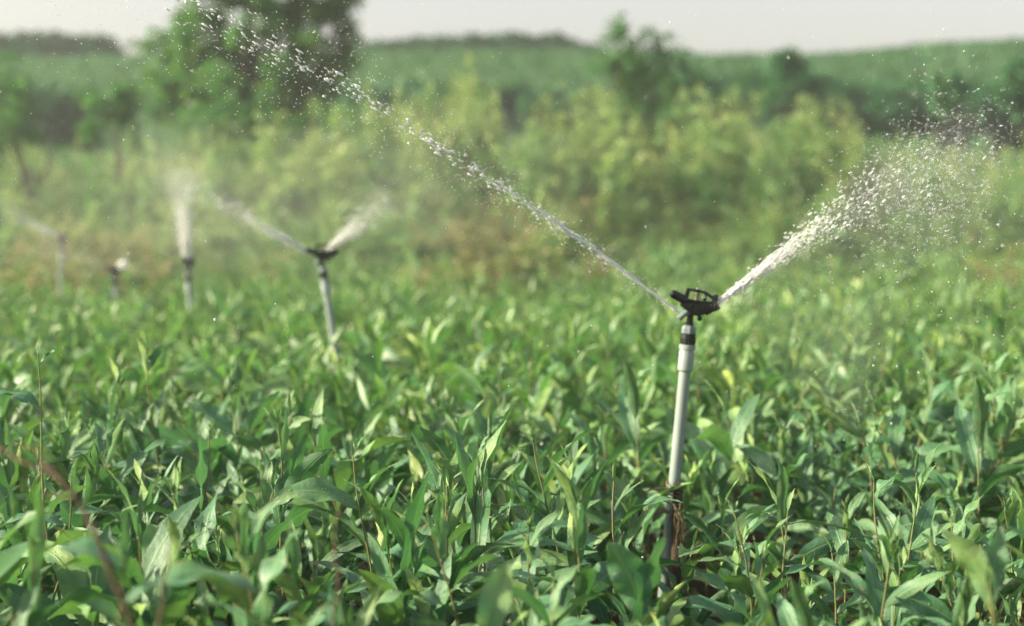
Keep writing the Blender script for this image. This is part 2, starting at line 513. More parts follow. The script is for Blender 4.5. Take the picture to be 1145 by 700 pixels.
def hero(px, D, pytop, lvs, label, lean=None, wob=0.008, r0=0.0026, tip=2, tipy=0.8):
    """lvs: (height fraction, azimuth deg [0 right, 90 away, 180 left, 270 to camera], elevation, length cm, width cm, droop deg, roll deg, yellow, brown, fold)"""
    lean = lean or (rng.normal(0, 0.03), rng.normal(0, 0.03))
    x = (px - 572.5) / F * D
    top = at(px, pytop, D)[2]
    H = top - 0.0
    root = empty('seedling', (x - lean[0] * 0, D, float(ground_h(x, D)) - 0.005))
    tag(root, label, 'seedling', 'tall seedlings standing out of the crop')
    k = np.linspace(0, 1, 12)
    P = np.stack([lean[0] * (k - 1) + wob * np.sin(7 * k + px), lean[1] * (k - 1) + wob * np.cos(6 * k + px), k * H], -1)
    A, S = Acc(), Acc()
    S.add(*tube_geo(P, np.linspace(r0, 0.0009, 12), 8))
    l = np.array(lvs, float)
    base = np.stack([np.interp(l[:, 0], k, P[:, i]) for i in range(3)], -1)
    n = len(l)
    A.add(*leaves(base, np.radians(l[:, 1]), np.radians(l[:, 2]), l[:, 3] / 100, l[:, 4] / 100, np.radians(l[:, 5]),
                  colr(n, l[:, 7], rng.uniform(0.3, 1, n), l[:, 8]), sickle=rng.normal(0, 0.2, n), roll=np.radians(l[:, 6]),
                  twist=rng.normal(0, 0.25, n), fold=l[:, 9], wav=rng.uniform(0.02, 0.05, n), nu=16, nv=6))
    # low filler leaves
    m = 7
    tt = np.linspace(0.15, 0.5, m)
    base = np.stack([np.interp(tt, k, P[:, i]) for i in range(3)], -1)
    LL = rng.uniform(0.09, 0.14, m)
    A.add(*leaves(base, rng.random() * 6 + np.arange(m) * 2.4, rng.uniform(0.4, 1.1, m), LL, LL * rng.uniform(0.2, 0.28, m), rng.uniform(0.6, 1.8, m), colr(m, rng.uniform(0, 0.2, m)),
                  sickle=rng.normal(0, 0.3, m), roll=rng.normal(0, 0.5, m), fold=rng.uniform(0.1, 0.4, m), nu=10, nv=4))
    if tip:
        A.add(*leaves(np.repeat(P[-1:], tip, 0), rng.random(tip) * 6.28, rng.uniform(1.0, 1.5, tip), rng.uniform(0.015, 0.035, tip), rng.uniform(0.005, 0.009, tip),
                      rng.uniform(0, 0.6, tip), colr(tip, tipy), fold=0.5, nu=6, nv=4))
    fm = A.mesh('foliage', M_NEAR)
    link('foliage', fm, root)
    bd = link('water_beads', beads(A.get()[0], 110), root); bd['kind'] = 'stuff'
    link('stem', S.mesh('stem', M_STEM), root)
    HEROES.append((x, D))


#        frac   az   el  len  wid droop roll  yel  brn fold
hero(690, 2.08, 512, [(.80, 350, 62, 12.5, 2.9, 75, -25, .10, 0, .35), (.62, 335, 48, 15.0, 3.1, 82, -20, .02, 0, .25), (.66, 20, 75, 11, 1.6, 25, 10, .35, .2, .5),
                      (.55, 250, 70, 12, 2.6, 30, 30, .05, 0, .2), (.60, 160, 55, 11, 2.4, 80, 10, .05, 0, .3), (.88, 40, 55, 7, .8, 15, 0, .45, 0, .5), (.9, 15, 50, 6.5, .6, 20, 0, .5, 0, .5), (.45, 10, 30, 11, 2.6, 50, -15, 0, 0, .2)],
     'tall seedling left of the near riser, its two dark leaves arching across the pipe')
hero(643, 1.92, 552, [(.78, 215, 84, 9.5, 2.4, -8, 60, .95, .5, .7), (.74, 330, 88, 10.5, 3.0, 12, -55, .25, 0, .5), (.84, 178, 22, 15, 3.2, 70, -20, .35, .1, .3), (.5, 0, 80, 12, 2.5, 20, 70, .05, 0, .2),
                      (.6, 120, 50, 13, 3.2, 100, 0, .3, .5, .2)],
     'seedling with a pale yellow folded top leaf, below the tip near the riser', tip=0)
hero(722, 1.66, 690, [(.98, 195, 78, 10.5, 4.6, 30, 70, .12, 0, .18), (.95, 20, 82, 11, 4.4, 20, -60, .05, 0, .15), (.9, 275, 40, 13, 4.0, 70, 10, .1, 0, .2), (.8, 150, 40, 13, 4, 70, 0, .1, 0, .2)],
     'low seedling with two very broad blue-green leaves at the riser foot', tip=0)
hero(601, 2.25, 470, [(.82, 10, 66, 12.5, 2.8, 42, -30, .15, 0, .3), (.72, 165, 62, 9, 2.2, 60, 20, .2, 0, .35), (.70, 195, 45, 9.5, 2.9, 70, 20, .1, 0, .3), (.95, 110, 80, 4.5, .7, 10, 0, .7, 0, .4), (.5, 330, 40, 12, 3, 70, 0, .05, 0, .2)],
     'tall thin seedling with one long leaf swept up to the right, mid crop')
hero(529, 2.10, 485, [(.90, 190, 30, 4.5, 2.2, 60, 0, .55, .2, .3), (.98, 40, 75, 3.2, 1.2, 30, 0, .5, 0, .3), (.55, 175, 40, 12, 2.8, 80, 0, .1, 0, .3), (.5, 20, 45, 12, 3, 75, 0, .3, .2, .3)],
     'thin leaning seedling with a bare yellow stem and small heart-shaped tip leaf', lean=(-0.055, 0))
hero(492, 2.02, 522, [(.80, 100, 82, 9.5, 2.0, 8, 70, .85, .3, .6), (.66, 185, 50, 12, 3.6, 95, -20, .05, 0, .25), (.70, 20, 78, 8, 2.3, 30, -40, .65, 0, .4), (.55, 200, 30, 12, 3.4, 80, 0, .25, .4, .2), (.6, 340, 30, 13, 3.2, 60, 20, .45, .1, .2)],
     'seedling with an upright yellow leaf and a broad dark drooping one, centre of crop')
hero(487, 1.72, 600, [(.9, 70, 85, 7, 1.7, 10, 60, .95, .1, .5), (.78, 20, 60, 8, 2.4, 60, -30, .55, 0, .3), (.7, 180, 45, 12, 3.6, 90, 10, .35, .4, .2), (.9, 160, 80, 4.5, 1.3, 20, 20, .4, 0, .4)],
     'short seedling with a single bright yellow tip leaf over broad green leaves')
hero(268, 1.62, 600, [(.62, 200, 78, 11.5, 4.2, 62, 62, .55, .9, .25), (.68, 350, 84, 10.5, 2.6, -6, -62, .30, .35, .55), (.86, 80, 88, 8.0, 1.7, 6, 60, .95, 0, .3), (.66, 15, 40, 12, 2.8, 60, -20, .1, 0, .3), (.55, 195, 30, 11, 2.8, 40, 0, .15, 0, .2), (.7, 100, 75, 13, 3, 30, 60, 0, 0, .2)],
     'foreground seedling with a big torn leaf blotched yellow and brown', r0=0.0032)
hero(303, 2.15, 470, [(.62, 180, 84, 13, 2.6, 12, 75, .0, 0, .15), (.66, 20, 80, 13.5, 2.8, 18, -70, .05, 0, .15), (.7, 330, 60, 14, 3.2, 30, -50, .1, 0, .2), (.6, 160, 40, 12, 3, 80, 0, .1, 0, .3), (.85, 60, 84, 9, 1.5, 8, 60, .75, .9, .5)],
     'seedling with tall dark straight leaves and one brown-spotted tip leaf')
hero(228, 2.2, 490, [(.70, 100, 88, 12.5, 3.0, 4, 80, .05, 0, .1), (.6, 200, 60, 12, 2.8, 70, 20, .15, 0, .3), (.6, 350, 55, 12, 2.8, 80, -10, .2, 0, .3)],
     'seedling with one broad bright green leaf standing straight up')
hero(168, 2.75, 395, [(.86, 170, 80, 8.5, 2.6, 10, 70, .85, .2, .5), (.6, 200, 50, 12, 3, 80, 0, .1, 0, .3), (.9, 20, 70, 6, 2.2, 30, -60, 0, 0, .2), (.55, 10, 40, 12, 3, 80, 0, .2, 0, .3)],
     'tall seedling with a pale club-shaped leaf standing above the left crop')
hero(32, 2.0, 397, [(.97, 20, 55, 4.2, 1.4, 40, -10, .1, 0, .3), (.86, 178, 40, 8.5, 3.4, 65, -20, .0, 0, .25), (.55, 20, 40, 12, 3, 85, 0, .1, 0, .3), (.5, 185, 35, 13, 3, 80, 0, .3, .4, .3)],
     'tallest seedling at the far left with a long bare dark stem', lean=(-0.06, 0), r0=0.003, tip=1)
hero(78, 1.95, 530, [(.85, 20, 40, 11, 3.4, 85, -20, .15, 0, .2), (.8, 185, 35, 11, 3.3, 80, 0, .05, 0, .25), (.9, 100, 70, 6, 2.0, 30, 50, .7, 0, .3), (.7, 340, 25, 12, 3, 70, 0, .3, .1, .3)],
     'seedling with broad dewy arching leaves behind the brown twig')
hero(20, 1.5, 640, [(.85, 80, 82, 11, 2.2, 10, 70, .75, .9, .4), (.75, 10, 50, 12, 4, 90, -20, .1, 0, .2), (.7, 60, 75, 8, 1.6, 20, 60, .8, .2, .4)],
     'blurred foreground seedling with an upright tawny leaf at left edge')
hero(120, 1.35, 665, [(.98, 165, 40, 11, 3.6, 85, -10, .1, 0, .15), (.9, 15, 35, 14, 4.2, 70, 15, .3, 0, .2), (.95, 80, 84, 8, 1.2, 5, 60, .6, 0, .4)],
     'blurred foreground seedling with a curled blue-green leaf by the twig base')
hero(985, 2.02, 512, [(.93, 25, 62, 7.2, 2.6, 85, -10, .30, .2, .25), (.78, 180, 28, 14, 1.6, 35, 10, .30, 0, .4), (.55, 175, 45, 13, 3.0, 95, 0, .1, .3, .2), (.68, 335, 20, 14, 2.4, 60, -15, .05, 0, .35), (.62, 150, 70, 11, 2.4, 20, 60, .0, 0, .2), (.66, 200, 62, 8, 1.7, 30, 20, .4, 0, .4), (.45, 350, 35, 12, 3, 70, 0, .1, 0, .2)],
     'seedling with one rounded nodding top leaf, right part of the crop')
hero(826, 1.92, 548, [(.88, 15, 60, 7.5, 2.0, 30, -20, .1, 0, .3), (.78, 190, 30, 7.5, 2.0, 40, 0, .6, .2, .3), (.66, 195, 65, 8, 3.4, 90, 40, .55, .6, .15), (.74, 25, 68, 11, 2.2, 35, -30, .3, .1, .3), (.95, 170, 70, 4, .6, 10, 0, .4, 0, .4), (.5, 340, 75, 12, 2.6, 20, -60, .05, 0, .2)],
     'seedling with thin bare tip and spotted pale leaf, right of the near riser')
hero(880, 2.0, 545, [(.92, 170, 65, 8, 1.0, 130, 0, .25, 0, .4), (.7, 200, 35, 12, 2.8, 80, 0, .3, .3, .2), (.75, 10, 25, 13, 3, 60, 0, .1, 0, .2), (.5, 220, 40, 13, 3.4, 60, 0, .4, .4, .2)],
     'seedling with a hooked narrow leaf curling over to the left')
hero(1068, 1.95, 560, [(.9, 30, 55, 9, 2.2, 20, -30, .45, 0, .4), (.8, 178, 12, 12, 1.2, 15, 0, .35, 0, .4), (.6, 195, 55, 12, 3, 90, 20, .1, 0, .2), (.6, 340, 75, 11, 2.8, 25, -50, .1, 0, .2), (.65, 150, 70, 10, 1.2, 10, 0, .5, 0, .4)],
     'thin seedling with narrow pale leaves spreading level near right edge')
hero(1115, 1.5, 640, [(.92, 165, 75, 10, 3.2, 40, 65, .45, .2, .2), (.95, 50, 80, 8, 2.4, 20, 50, .35, .1, .3), (.75, 350, 50, 12, 3.2, 80, -20, .1, 0, .2), (.72, 185, 50, 12, 3.0, 90, 0, .15, .1, .2)],
     'soft-focus seedling with a tall pale leaf and orange stem at right edge', r0=0.0034)
hero(400, 2.0, 500, [(.82, 190, 40, 13, 3.8, 70, -30, .3, .2, .25), (.85, 15, 60, 8, 2.4, 40, -20, .55, 0, .3), (.7, 178, 55, 12, 2.6, 60, 30, .3, .1, .4), (.55, 340, 40, 13, 3.2, 80, 0, .05, 0, .2)],
     'seedling with a broad arching leaf and sunlit yellow edge, left of centre')
hero(545, 1.42, 735, [(.95, 60, 70, 10, 3.4, 40, 55, .8, 0, .25), (.9, 190, 60, 9, 2.6, 60, 20, .3, 0, .3), (.85, 350, 45, 13, 4, 80, -10, .1, 0, .2)],
     'blurred foreground seedling with a glowing yellow-green leaf at bottom centre')

# hide random crop plants where heroes stand
pts = np.array([p for p in pts if min(math.hypot(p[0] - h[0], p[1] - h[1]) for h in HEROES) > 0.055])
# pick the ~270 nearest in view as individuals
pxs = 572.5 + pts[:, 0] / pts[:, 1] * F
inview = (pxs > -60) & (pxs < 1205) & (pts[:, 1] > 1.32)
order = np.argsort(np.where(inview, pts[:, 1], 99))
NIND = 276
ind = order[:NIND]
rest = np.setdiff1d(np.arange(len(pts)), ind)
rest = rest[(pts[rest, 1] > 1.45) | (np.abs(pts[rest, 0]) > 0.36 * pts[rest, 1] + 0.12)]
NEAR_Y = pts[ind, 1].max()


def hscale(x, y):
    px = 572.5 + x / y * F
    s = rng.uniform(0.80, 1.12)
    if y < 1.75: s *= 0.90
    if 700 < px < 900 and y < 2.5: s *= 0.86
    return s


for i in ind:
    x, yv = pts[i]
    seedling(int(rng.integers(0, NP)), (x, yv, float(ground_h(x, yv)) - 0.005), rng.random() * 6.28, hscale(x, yv), rng.normal(0, 0.10, 2))


def scatter_np(name, protos_, P, sc, mats, rz=None, tilt=0.1, pick=None, zscale=None):
    """merge copies of proto geometry at P into one foliage mesh (+ stem mesh as material slot 2)"""
    n = len(P)
    pick = rng.integers(0, len(protos_), n) if pick is None else pick
    rz = rng.random(n) * 6.28 if rz is None else rz
    A = Acc(); nf = 0; slots = []
    for k, (f, w) in enumerate(protos_):
        s = np.where(pick == k)[0]
        if not len(s): continue
        for part, (V, Q, U, C) in enumerate((f, w)):
            c, sn = np.cos(rz[s])[:, None], np.sin(rz[s])[:, None]
            zz = V[None, :, 2] * sc[s][:, None] * (1 if zscale is None else zscale[s][:, None])
            tx, ty = rng.normal(0, tilt, (2, len(s), 1))
            X = (V[None, :, 0] * c - V[None, :, 1] * sn) * sc[s][:, None] + tx * zz + P[s, 0][:, None]
            Y = (V[None, :, 0] * sn + V[None, :, 1] * c) * sc[s][:, None] + ty * zz + P[s, 1][:, None]
            Z = zz + P[s, 2][:, None]
            VV = np.stack([X, Y, Z], -1).reshape(-1, 3)
            QQ = (np.arange(len(s))[:, None, None] * len(V) + Q[None]).reshape(-1, 4)
            CC = np.tile(C, (len(s), 1)).reshape(len(s), len(V), 4)
            CC[..., 1] = np.clip(CC[..., 1] * 0.7 + 0.3 * rng.random((len(s), 1)), 0, 1)
            A.add(VV, QQ, np.tile(U, (len(s), 1)), CC.reshape(-1, 4))
            slots.append(np.full(len(QQ), part, np.int32))
    me = A.mesh(name, mats[0])
    me.materials.append(mats[1])
    me.polygons.foreach_set('material_index', np.concatenate(slots))
    return link(name, me)


P3 = np.array([[pts[i][0], pts[i][1], float(ground_h(pts[i][0], pts[i][1])) - 0.005] for i in rest])
sc = rng.uniform(0.80, 1.15, len(P3))
sc *= np.interp(P3[:, 1], [0, 6, 8.0, 13.2], [1, 1.0, 0.95, 0.9])
ok = rng.random(len(P3)) < np.interp(P3[:, 1], [8.0, 10, 13.2], [1, 0.7, 0.3])
P3, sc = P3[ok], sc[ok]
o = scatter_np('crop', protoL, P3, sc, (M_FAR, M_STEM))
tag(o, 'dense willow-leaved green crop filling the field behind the nearest rows', 'crop', kind='stuff')

# litter on the soil
n = 700
lx = rng.uniform(-1.0, 1.4, n); ly = rng.uniform(1.3, 3.6, n)
A = Acc()
L = rng.uniform(0.04, 0.11, n)
A.add(*leaves(np.stack([lx, ly, ground_h(lx, ly) + 0.012], -1), rng.random(n) * 6.28, rng.uniform(-0.1, 0.35, n), L, L * 0.26, rng.uniform(0, 0.9, n), colr(n, rng.random(n)), roll=rng.normal(0, 0.5, n), nu=5, nv=2))
o = link('leaf_litter', A.mesh('leaf_litter', M_DRY))
tag(o, 'dry brown fallen leaves littering the soil under the crop', 'leaf litter', kind='stuff')


# ------------------------------------------------------------------ sprinklers
def bm_obj(name, fn, mat, parent, smooth=True, bevel=0.0):
    bm = bmesh.new()
    fn(bm)
    if bevel:
        es = [e for e in bm.edges if len(e.link_faces) == 2 and e.calc_face_angle(0) > 0.6]
        bmesh.ops.bevel(bm, geom=es, offset=bevel, segments=2, affect='EDGES', profile=0.6)
    me = bpy.data.meshes.new(name)
    bm.to_mesh(me); bm.free()
    for p in me.polygons: p.use_smooth = smooth
    me.materials.append(mat)
    if smooth:
        try: me.set_sharp_from_angle(angle=R(38))
        except Exception: pass
    return link(name, me, parent)


def cyl(bm, p0, p1, r0, r1=None, seg=24):
    p0, p1 = Vector(p0), Vector(p1)
    r1 = r0 if r1 is None else r1
    d = p1 - p0
    q = d.to_track_quat('Z', 'Y').to_matrix().to_4x4()
    M = Matrix.Translation((p0 + p1) / 2) @ q
    bmesh.ops.create_cone(bm, cap_ends=True, segments=seg, radius1=r0, radius2=r1, depth=d.length, matrix=M)


def lathe(bm, prof, seg=32):
    """profile [(r, z)] about Z, closed with caps"""
    rings = []
    for r, z in prof:
        rings.append([bm.verts.new((r * cos(2 * pi * i / seg), r * sin(2 * pi * i / seg), z)) for i in range(seg)])
    for a, b in zip(rings, rings[1:]):
        for i in range(seg):
            bm.faces.new((a[i], a[(i + 1) % seg], b[(i + 1) % seg], b[i]))
    bm.faces.new(rings[0][::-1]); bm.faces.new(rings[-1])


def prism(bm, poly, y0, y1):
    """polygon in xz extruded along y"""
    a = [bm.verts.new((x, y0, z)) for x, z in poly]
    b = [bm.verts.new((x, y1, z)) for x, z in poly]
    n = len(poly)
    for i in range(n): bm.faces.new((a[i], b[i], b[(i + 1) % n], a[(i + 1) % n]))
    bm.faces.new(a); bm.faces.new(b[::-1])
    bmesh.ops.recalc_face_normals(bm, faces=bm.faces[:])


K = 0.000202


def hp(zx, zy, y=0.0):
    return ((zx - 286) * K, y, (410 - zy) * K)


def hz(*pl):
    return [((x - 286) * K, (410 - z) * K) for x, z in pl]


PL = 0.5225     # riser from its base to the top of the coupling's black collar region


def build_sprinkler():
    root = empty('impact_sprinkler')
    top = 0.565      # z of the adapter top in local space
    s = 0.00157      # metres per photo pixel at this sprinkler
    zc = top - 22 * s
    bm_obj('pipe', lambda b: lathe(b, [(0.0104, 0.0), (0.0104, top - 50 * s)], 40), M_PVC, root)
    bm_obj('coupling', lambda b: lathe(b, [(0.0118, top - 51.5 * s), (0.0136, top - 50.5 * s), (0.0136, top - 30 * s), (0.0132, top - 29.5 * s), (0.0132, top - 27 * s),
                                            (0.0146, top - 26.5 * s), (0.0146, top - 22.2 * s), (0.0138, top - 21.6 * s), (0.010, top - 21.6 * s)], 40), M_PVC2, root)
    def collar(b):
        lathe(b, [(0.0110, top - 21.4 * s), (0.0128, top - 21.2 * s), (0.0128, top - 14.6 * s), (0.0140, top - 14.2 * s), (0.0140, top - 12.2 * s), (0.0128, top - 12.0 * s),
                  (0.0128, top - 11.2 * s), (0.0138, top - 11.0 * s), (0.0138, top - 9.4 * s), (0.0120, top - 9.1 * s)], 32)
        for i in range(16):
            a = 2 * pi * i / 16
            cyl(b, (0.0128 * cos(a), 0.0128 * sin(a), top - 21 * s), (0.0128 * cos(a), 0.0128 * sin(a), top - 15 * s), 0.0012, seg=8)
    bm_obj('collar', collar, M_BLACK, root)
    def adapter(b):
        lathe(b, [(0.0124, top - 9.0 * s), (0.0130, top - 8.6 * s), (0.0130, top - 3.5 * s), (0.0112, top - 0.6 * s), (0.0100, top), (0.004, top)], 8)
    bm_obj('adapter', adapter, M_GREY, root, smooth=False)
    # --- head, in its own local frame with origin at the adapter top
    def body(b):
        lathe(b, [(0.0078, -0.001), (0.0078, 0.004), (0.0056, 0.006), (0.0054, 0.022), (0.0085, 0.030), (0.0085, 0.036), (0.003, 0.037)], 24)
    head = bm_obj('sprinkler_head', body, M_BLACK, root)
    head.location = (0, 0, top)
    def barrel(b):
        prism(b, hz((190, 236), (200, 258), (250, 290), (300, 322), (350, 326), (420, 300), (505, 262), (518, 248), (492, 212), (420, 214), (300, 224), (240, 222)), -0.0075, 0.0075)
    bm_obj('barrel', barrel, M_BLACK, head, bevel=0.0022)
    def nozzle(b):
        cyl(b, hp(400, 290), hp(505, 226), 0.0068, 0.0060)
        cyl(b, hp(470, 246), hp(512, 222), 0.0074, 0.0066)
    bm_obj('nozzle', nozzle, M_BLACK, head)
    def bridge(b):
        prism(b, hz((213, 206), (236, 103), (268, 101), (262, 128), (250, 206)), -0.0045, 0.0045)
        prism(b, hz((236, 102), (300, 104), (392, 116), (458, 152), (448, 176), (380, 138), (296, 128), (240, 126)), -0.0047, 0.0047)
        prism(b, hz((444, 148), (470, 140), (486, 130), (496, 150), (494, 205), (462, 212), (452, 196)), -0.0060, 0.0060)
        prism(b, hz((384, 128), (404, 134), (402, 220), (378, 220)), -0.0040, 0.0040)
    bm_obj('bridge', bridge, M_BLACK, head, bevel=0.0008)
    def arm(b):
        prism(b, hz((170, 158), (230, 186), (330, 196), (430, 196), (478, 196), (482, 222), (330, 226), (220, 222), (180, 204)), -0.0085, 0.0040)
        prism(b, hz((470, 190), (506, 214), (520, 244), (500, 262), (470, 240)), -0.0095, -0.0040)
    bm_obj('swing_arm', arm, M_BLACK, head, bevel=0.0012)
    def cw(b):
        cyl(b, hp(130, 162, -0.003), hp(236, 208, -0.003), 0.0074, 0.0074)
        bmesh.ops.create_uvsphere(b, u_segments=20, v_segments=12, radius=0.0074, matrix=Matrix.Translation(hp(134, 164, -0.003)))
    bm_obj('counterweight', cw, M_BLACK, head)
    a = np.linspace(0, 2 * pi * 6, 90)
    P = np.stack([0.0048 * np.cos(a), 0.0048 * np.sin(a), np.linspace(hp(0, 214)[2], hp(0, 134)[2], 90)], -1) + np.array([hp(326, 0)[0], 0, 0])
    V, Q, U = tube_geo(P, 0.0007, 6)
    link('spring', mesh_np('spring', V, Q, U, mat=M_BRASS), head)
    bm_obj('spring_pin', lambda b: cyl(b, hp(326, 220), hp(326, 96), 0.0026), M_PVC2, head)
    def side(b):
        cyl(b, hp(196, 356, -0.004), hp(256, 296, -0.002), 0.0044, 0.0050)
        cyl(b, hp(190, 362, -0.004), hp(200, 352, -0.004), 0.0052)
        cyl(b, hp(240, 312, -0.003), hp(300, 300, 0.0), 0.0040)
    bm_obj('side_nozzle', side, M_GREY, head)
    def knob(b):
        bmesh.ops.create_uvsphere(b, u_segments=16, v_segments=10, radius=0.0046, matrix=Matrix.Translation(hp(364, 344)))
        cyl(b, hp(364, 352), hp(356, 318), 0.0032)
    bm_obj('drain_knob', knob, M_BLACK, head)
    return root, head, top


def copy_tree(o, parent=None):
    c = o.copy(); COL.objects.link(c)
    if parent is not None: c.parent = parent
    for ch in [x for x in list(scene.objects) if x.parent == o]: copy_tree(ch, c)
    return c


SP_LABEL = ['nearest impact sprinkler, sharp, black head on a pale grey tied riser',
            'second impact sprinkler along the row, throwing a jet each way over the crop',
            'sprinkler with an upright white plume of spray behind the second one',
            'sprinkler with a round white glint beside its head, left of the upright plume',
            'farthest sprinkler of the row, throwing a faint spray off to the left']
# (tilt: shift of the top in px relative to the foot -> lean angle), head rotation
TILT = [(5.0, 0), (-8.0, 0), (-4.0, 0), (-5.0, 0), (4.0, 0)]
HROT = [0, 12, 75, 40, 160]
proto, proto_head, TOP = build_sprinkler()
ROOTS = []
for i, (px, py, D) in enumerate(SPR):
    r = proto if i == 0 else copy_tree(proto)
    pt = Vector(at(px, py, D))
    rot = Euler((0, R(TILT[i][0]), 0)).to_matrix()
    r.rotation_euler = (0, R(TILT[i][0]), 0)
    r.location = pt - rot @ Vector((0, 0, TOP))
    tag(r, SP_LABEL[i], 'sprinkler', 'impact sprinklers in the irrigation row')
    for ch in scene.objects:
        if ch.parent == r and ch.name.startswith('sprinkler_head'):
            ch.rotation_euler = (0, 0, R(HROT[i]))
            ch.scale = (1.06,) * 3 if i == 0 else (1.12,) * 3
    ROOTS.append(r)

# stake and straw tie of the nearest riser (local coordinates of the riser)
def loc0(px, py, D=2.5):
    return np.array(ROOTS[0].matrix_basis.inverted() @ Vector(at(px, py, D)))


def stake(b):
    P = [loc0(758, 540, 2.478), loc0(757, 580, 2.478), loc0(756, 640, 2.478), loc0(753, 715, 2.478)]
    V, Q, U = tube_geo(P, [0.0085, 0.0095, 0.0100, 0.011], 9)
    vs = [b.verts.new(v * np.array([1, 1, 1])) for v in V]
    for q in Q: b.faces.new([vs[k] for k in q])
    b.faces.new(vs[:9][::-1]); b.faces.new(vs[-9:])
bm_obj('stake', stake, M_WOOD, ROOTS[0])
A = Acc()
ax0 = loc0(755, 556); 
for k in range(5):        # turns of straw round riser and stake
    c = np.array([0, -0.008, loc0(757, 541 + k * 5.2)[2]])
    a = np.linspace(0, 2 * pi, 28)
    P = c + np.stack([(0.0142 + rng.uniform(0, 0.003)) * np.cos(a), 0.0245 * np.sin(a), 0.004 * np.sin(a + k) + 0.002 * np.sin(3 * a + k)], -1)
    A.add(*tube_geo(P, 0.0015, 6))
for pl in ([(752, 549), (742, 546), (728, 547), (722, 550)], [(748, 572), (738, 572), (733, 580), (731, 583)], [(750, 574), (740, 569), (732, 576), (730, 584)]):
    P = np.array([loc0(x, yy, 2.465) for x, yy in pl])
    k = np.linspace(0, 1, len(P)); kk = np.linspace(0, 1, 16)
    P = np.stack([np.interp(kk, k, P[:, i]) for i in range(3)], -1)
    A.add(*tube_geo(P, np.linspace(0.0032, 0.0014, 16), 6))
link('twine', A.mesh('twine', M_STRAW), ROOTS[0])
A = Acc()
for k in range(13):
    x0 = rng.uniform(750, 762); x1 = x0 + rng.uniform(-3, 14); y1 = rng.uniform(590, 625)
    p0, p1 = loc0(x0, rng.uniform(560, 575), 2.46), loc0(x1, y1, 2.45)
    kk = np.linspace(0, 1, 9)[:, None]
    P = p0 * (1 - kk) + p1 * kk + np.sin(kk * pi) * np.array([[rng.normal(0, .006), -0.006, 0.004]])
    A.add(*tube_geo(P, np.linspace(0.0012, 0.0005, 9), 5))
link('straw_fibres', A.mesh('straw_fibres', M_STRAW), ROOTS[0])

# ------------------------------------------------------------------ water
def path(pl):
    P = np.array([at(*p) for p in pl])
    d = np.concatenate([[0], np.cumsum(np.linalg.norm(np.diff(P, axis=0), axis=1))])
    return P, d


def along(P, d, s):
    return np.stack([np.interp(s, d, P[:, i]) for i in range(3)], -1)


def cross_frame(dirv):
    dirv = dirv / np.linalg.norm(dirv)
    a = np.cross(dirv, [0, 1, 0]); a /= np.linalg.norm(a)
    return dirv, a, np.cross(dirv, a)


def strands(T, P, d, s0, s1, n, spread0, spread1, r0, r1, wob=0.002):
    dv, a, b = cross_frame(P[-1] - P[0])
    for k in range(n):
        m = 40
        e = s0 + (s1 - s0) * (1 if k < 2 else rng.uniform(0.4, 1))
        s = np.linspace(s0, e, m)
        q = (s - s0) / (s1 - s0)
        ang = rng.random() * 6.28
        off = (spread0 + (spread1 - spread0) * q) * rng.uniform(0.1, 1)
        w1 = wob * q * np.sin(q * rng.uniform(14, 34) + rng.random() * 6)
        w2 = wob * q * np.sin(q * rng.uniform(14, 34) + rng.random() * 6)
        C = along(P, d, s) + a * (off * cos(ang) + w1)[:, None] + b * (off * sin(ang) + w2)[:, None]
        rr = np.interp(q, [0, 1], [r0, r1]) * (1 + 0.45 * np.sin(q * rng.uniform(40, 70) + rng.random() * 6) + 0.25 * rng.normal(0, 1, m))
        rr = np.clip(rr, 0.0003, None); rr[-1] = 0.0002
        V, Q, _ = tube_geo(C, rr, 7)
        T.addq(V, Q)


def cone_mesh(P0, P1, r0, r1, seg=24, n=8, bow=0.0):
    k = np.linspace(0, 1, n)
    P = np.asarray(P0)[None] * (1 - k[:, None]) + np.asarray(P1)[None] * k[:, None]
    P[:, 2] += bow * np.sin(k * pi)
    r = r0 + (r1 - r0) * k ** 0.9
    V, Q, _ = tube_geo(P, r, seg)
    c0, c1 = len(V), len(V) + 1
    V = np.concatenate([V, P[:1], P[-1:]])
    Tq = np.concatenate([Q[:, [0, 1, 2]], Q[:, [0, 2, 3]]])
    j = np.arange(seg); kx = (j + 1) % seg
    Tq = np.concatenate([Tq, np.stack([np.full(seg, c0), kx, j], -1), np.stack([np.full(seg, c1), (n - 1) * seg + j, (n - 1) * seg + kx], -1)])
    return V, Tq


# left jet of the nearest sprinkler
T = TAcc()
JP, jd = path([(763, 352, 2.5), (650, 268, 2.47), (540, 195, 2.43), (400, 104, 2.36), (290, 48, 2.28), (215, 2, 2.2), (60, -90, 2.1)])
dv, a, b = cross_frame(JP[4] - JP[0])
tot = jd[-1]
strands(T, JP, jd, 0.0, 0.34, 6, 0.0006, 0.0040, 0.0015, 0.0008)
strands(T, JP, jd, 0.12, 0.46, 4, 0.002, 0.005, 0.0008, 0.0004, 0.003)
